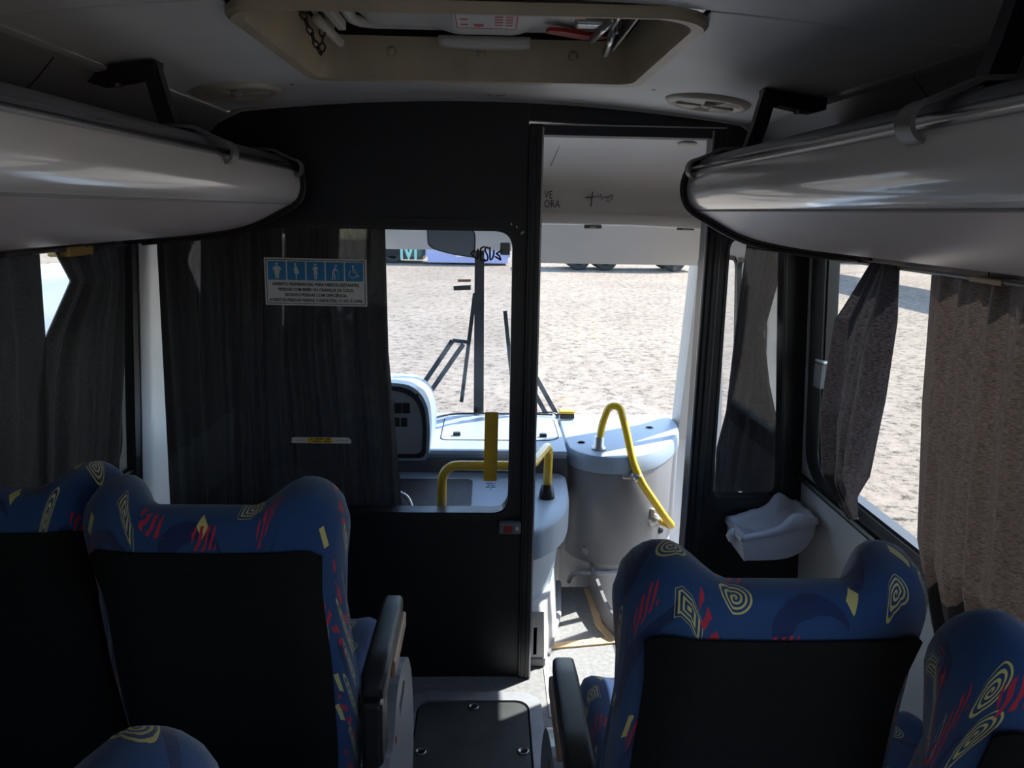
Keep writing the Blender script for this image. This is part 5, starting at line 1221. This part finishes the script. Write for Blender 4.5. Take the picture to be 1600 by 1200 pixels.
# lorry ahead
LR = empty('parked_lorry', (6.2, 33.6, ZG)); tag(LR, 'blue grey parked lorry with big wheels, far ahead through the doorway', 'lorry')
part('chassis', box(-3.4, 2.6, 0.3, 2.1, 0.70, 0.95, 0.02), 'dark_profile', LR)
part('cargo_bed', loft([[(x, y, z) for y, z in ((0.05, 1.0), (0.0, 1.2), (0.0, 2.5), (2.4, 2.5), (2.4, 1.2), (2.35, 1.0))] for x in (-3.5, 0.7)]), 'vehicle_blue', LR)
cbq = [(0.8, 0.55), (2.75, 0.55), (2.85, 1.4), (2.6, 2.6), (2.3, 2.75), (0.8, 2.75)]
part('lorry_cab', plate(cbq, [], 0.05, 2.35, lambda u, v_, w: (u, w, v_)), 'vehicle_blue', LR)
part('side_window', plate([(1.3, 1.6), (2.5, 1.6), (2.35, 2.45), (1.3, 2.45)], [], 0.03, 0.05, lambda u, v_, w: (u, w, v_)), 'dark_window', LR)
for x in (-2.3, -1.1, 1.9):
    for y in (0.22, 2.18): wheel(LR, x, y, 0.52, 0.52, 0.3, 'y')
part('side_tank', tube([(-0.4, 0.35, 0.62), (0.6, 0.35, 0.62)], 0.28, 14), 'hub_grey', LR, True, 40)
part('bumper', box(2.55, 2.95, 0.1, 2.3, 0.45, 0.75, 0.05), 'galvanised', LR)
part('sunlit_gap_bar', box(-4.3, -3.4, 1.0, 1.25, 0.72, 0.86, 0.02), 'sunlit_gap_orange', LR)  # orange bar standing in for a sunlit gap in the shadow
# white car beyond the left window
CR = empty('parked_car', (-7.2, 12.4, ZG), math.radians(62)); tag(CR, 'silver parked car glimpsed through the left curtain gap', 'car')
cprof = [(-2.1, 0.35), (-2.15, 0.75), (-2.0, 0.95), (-1.3, 1.02), (-0.65, 1.42), (0.9, 1.45), (1.75, 1.0), (2.05, 0.9), (2.1, 0.4)]
rings = [[(x * k + 0.0, y, 0.32 + (z - 0.32) * kz) for x, z in cprof] for y, k, kz in ((-0.82, 0.94, 0.86), (-0.80, 0.97, 0.93), (-0.70, 1.0, 1.0), (0.70, 1.0, 1.0), (0.80, 0.97, 0.93), (0.82, 0.94, 0.86))]
part('body', loft(rings), 'vehicle_silver', CR, True, 35)
for y in (-0.815, 0.795):
    for q in ([(-0.95, 1.0), (-0.5, 1.26), (0.1, 1.27), (0.1, 0.98)], [(0.18, 0.98), (0.18, 1.27), (0.75, 1.26), (1.2, 1.0)]):
        part('side_window', plate(q, [], 0, 0.02, lambda u, v_, w: (u, y + w, v_)), 'dark_window', CR)
for x in (-1.35, 1.3):
    for y in (-0.75, 0.75): wheel(CR, x, y, 0.31, 0.31, 0.2, 'y')
for y in (-0.55, 0.55): part('lamp', box(-2.12, -2.0, y - 0.18, y + 0.18, 0.68, 0.82, 0.03), 'sign_white', CR)
# unseen canopy at the right, made up to cast the shadow band on the gravel
CN = empty('added_shadow_canopy', (15.8, 30, ZG)); tag(CN, 'unseen made-up canopy on thin posts, added to shade the gravel at the right', 'canopy')
HC = 5.0; sx, sy = HC / math.tan(SUN_EL) * math.sin(SUN_AZ), HC / math.tan(SUN_EL) * math.cos(SUN_AZ)
cx0, cx1 = 11.7 + sx - 15.8, 15.6 + sx - 15.8
part('shadow_slab', box(cx0, cx1, 2 + sy - 30, 34.5 + sy - 30, HC, HC + 0.18, 0.03), 'galvanised', CN)
a = Vector((13.2 + sx - 15.8, 34.5 + sy - 30)); b = Vector((5.6 + sx - 15.8, 11.5 + sy - 30)); t_ = (b - a).normalized(); n_ = Vector((-t_.y, t_.x)) * 0.38
part('shadow_arm_slab', plate([tuple(a + n_), tuple(a - n_), tuple(b - n_), tuple(b + n_)], [], HC - 0.2, HC, XY(0)), 'galvanised', CN)
for (px, py) in ((cx1 - 0.2, 34 + sy - 30), (cx1 - 0.2, 18 + sy - 30), (cx1 - 0.2, 4 + sy - 30)):
    part('post', tube([(px, py, 0), (px, py, HC)], 0.07, 10), 'galvanised', CN, True)
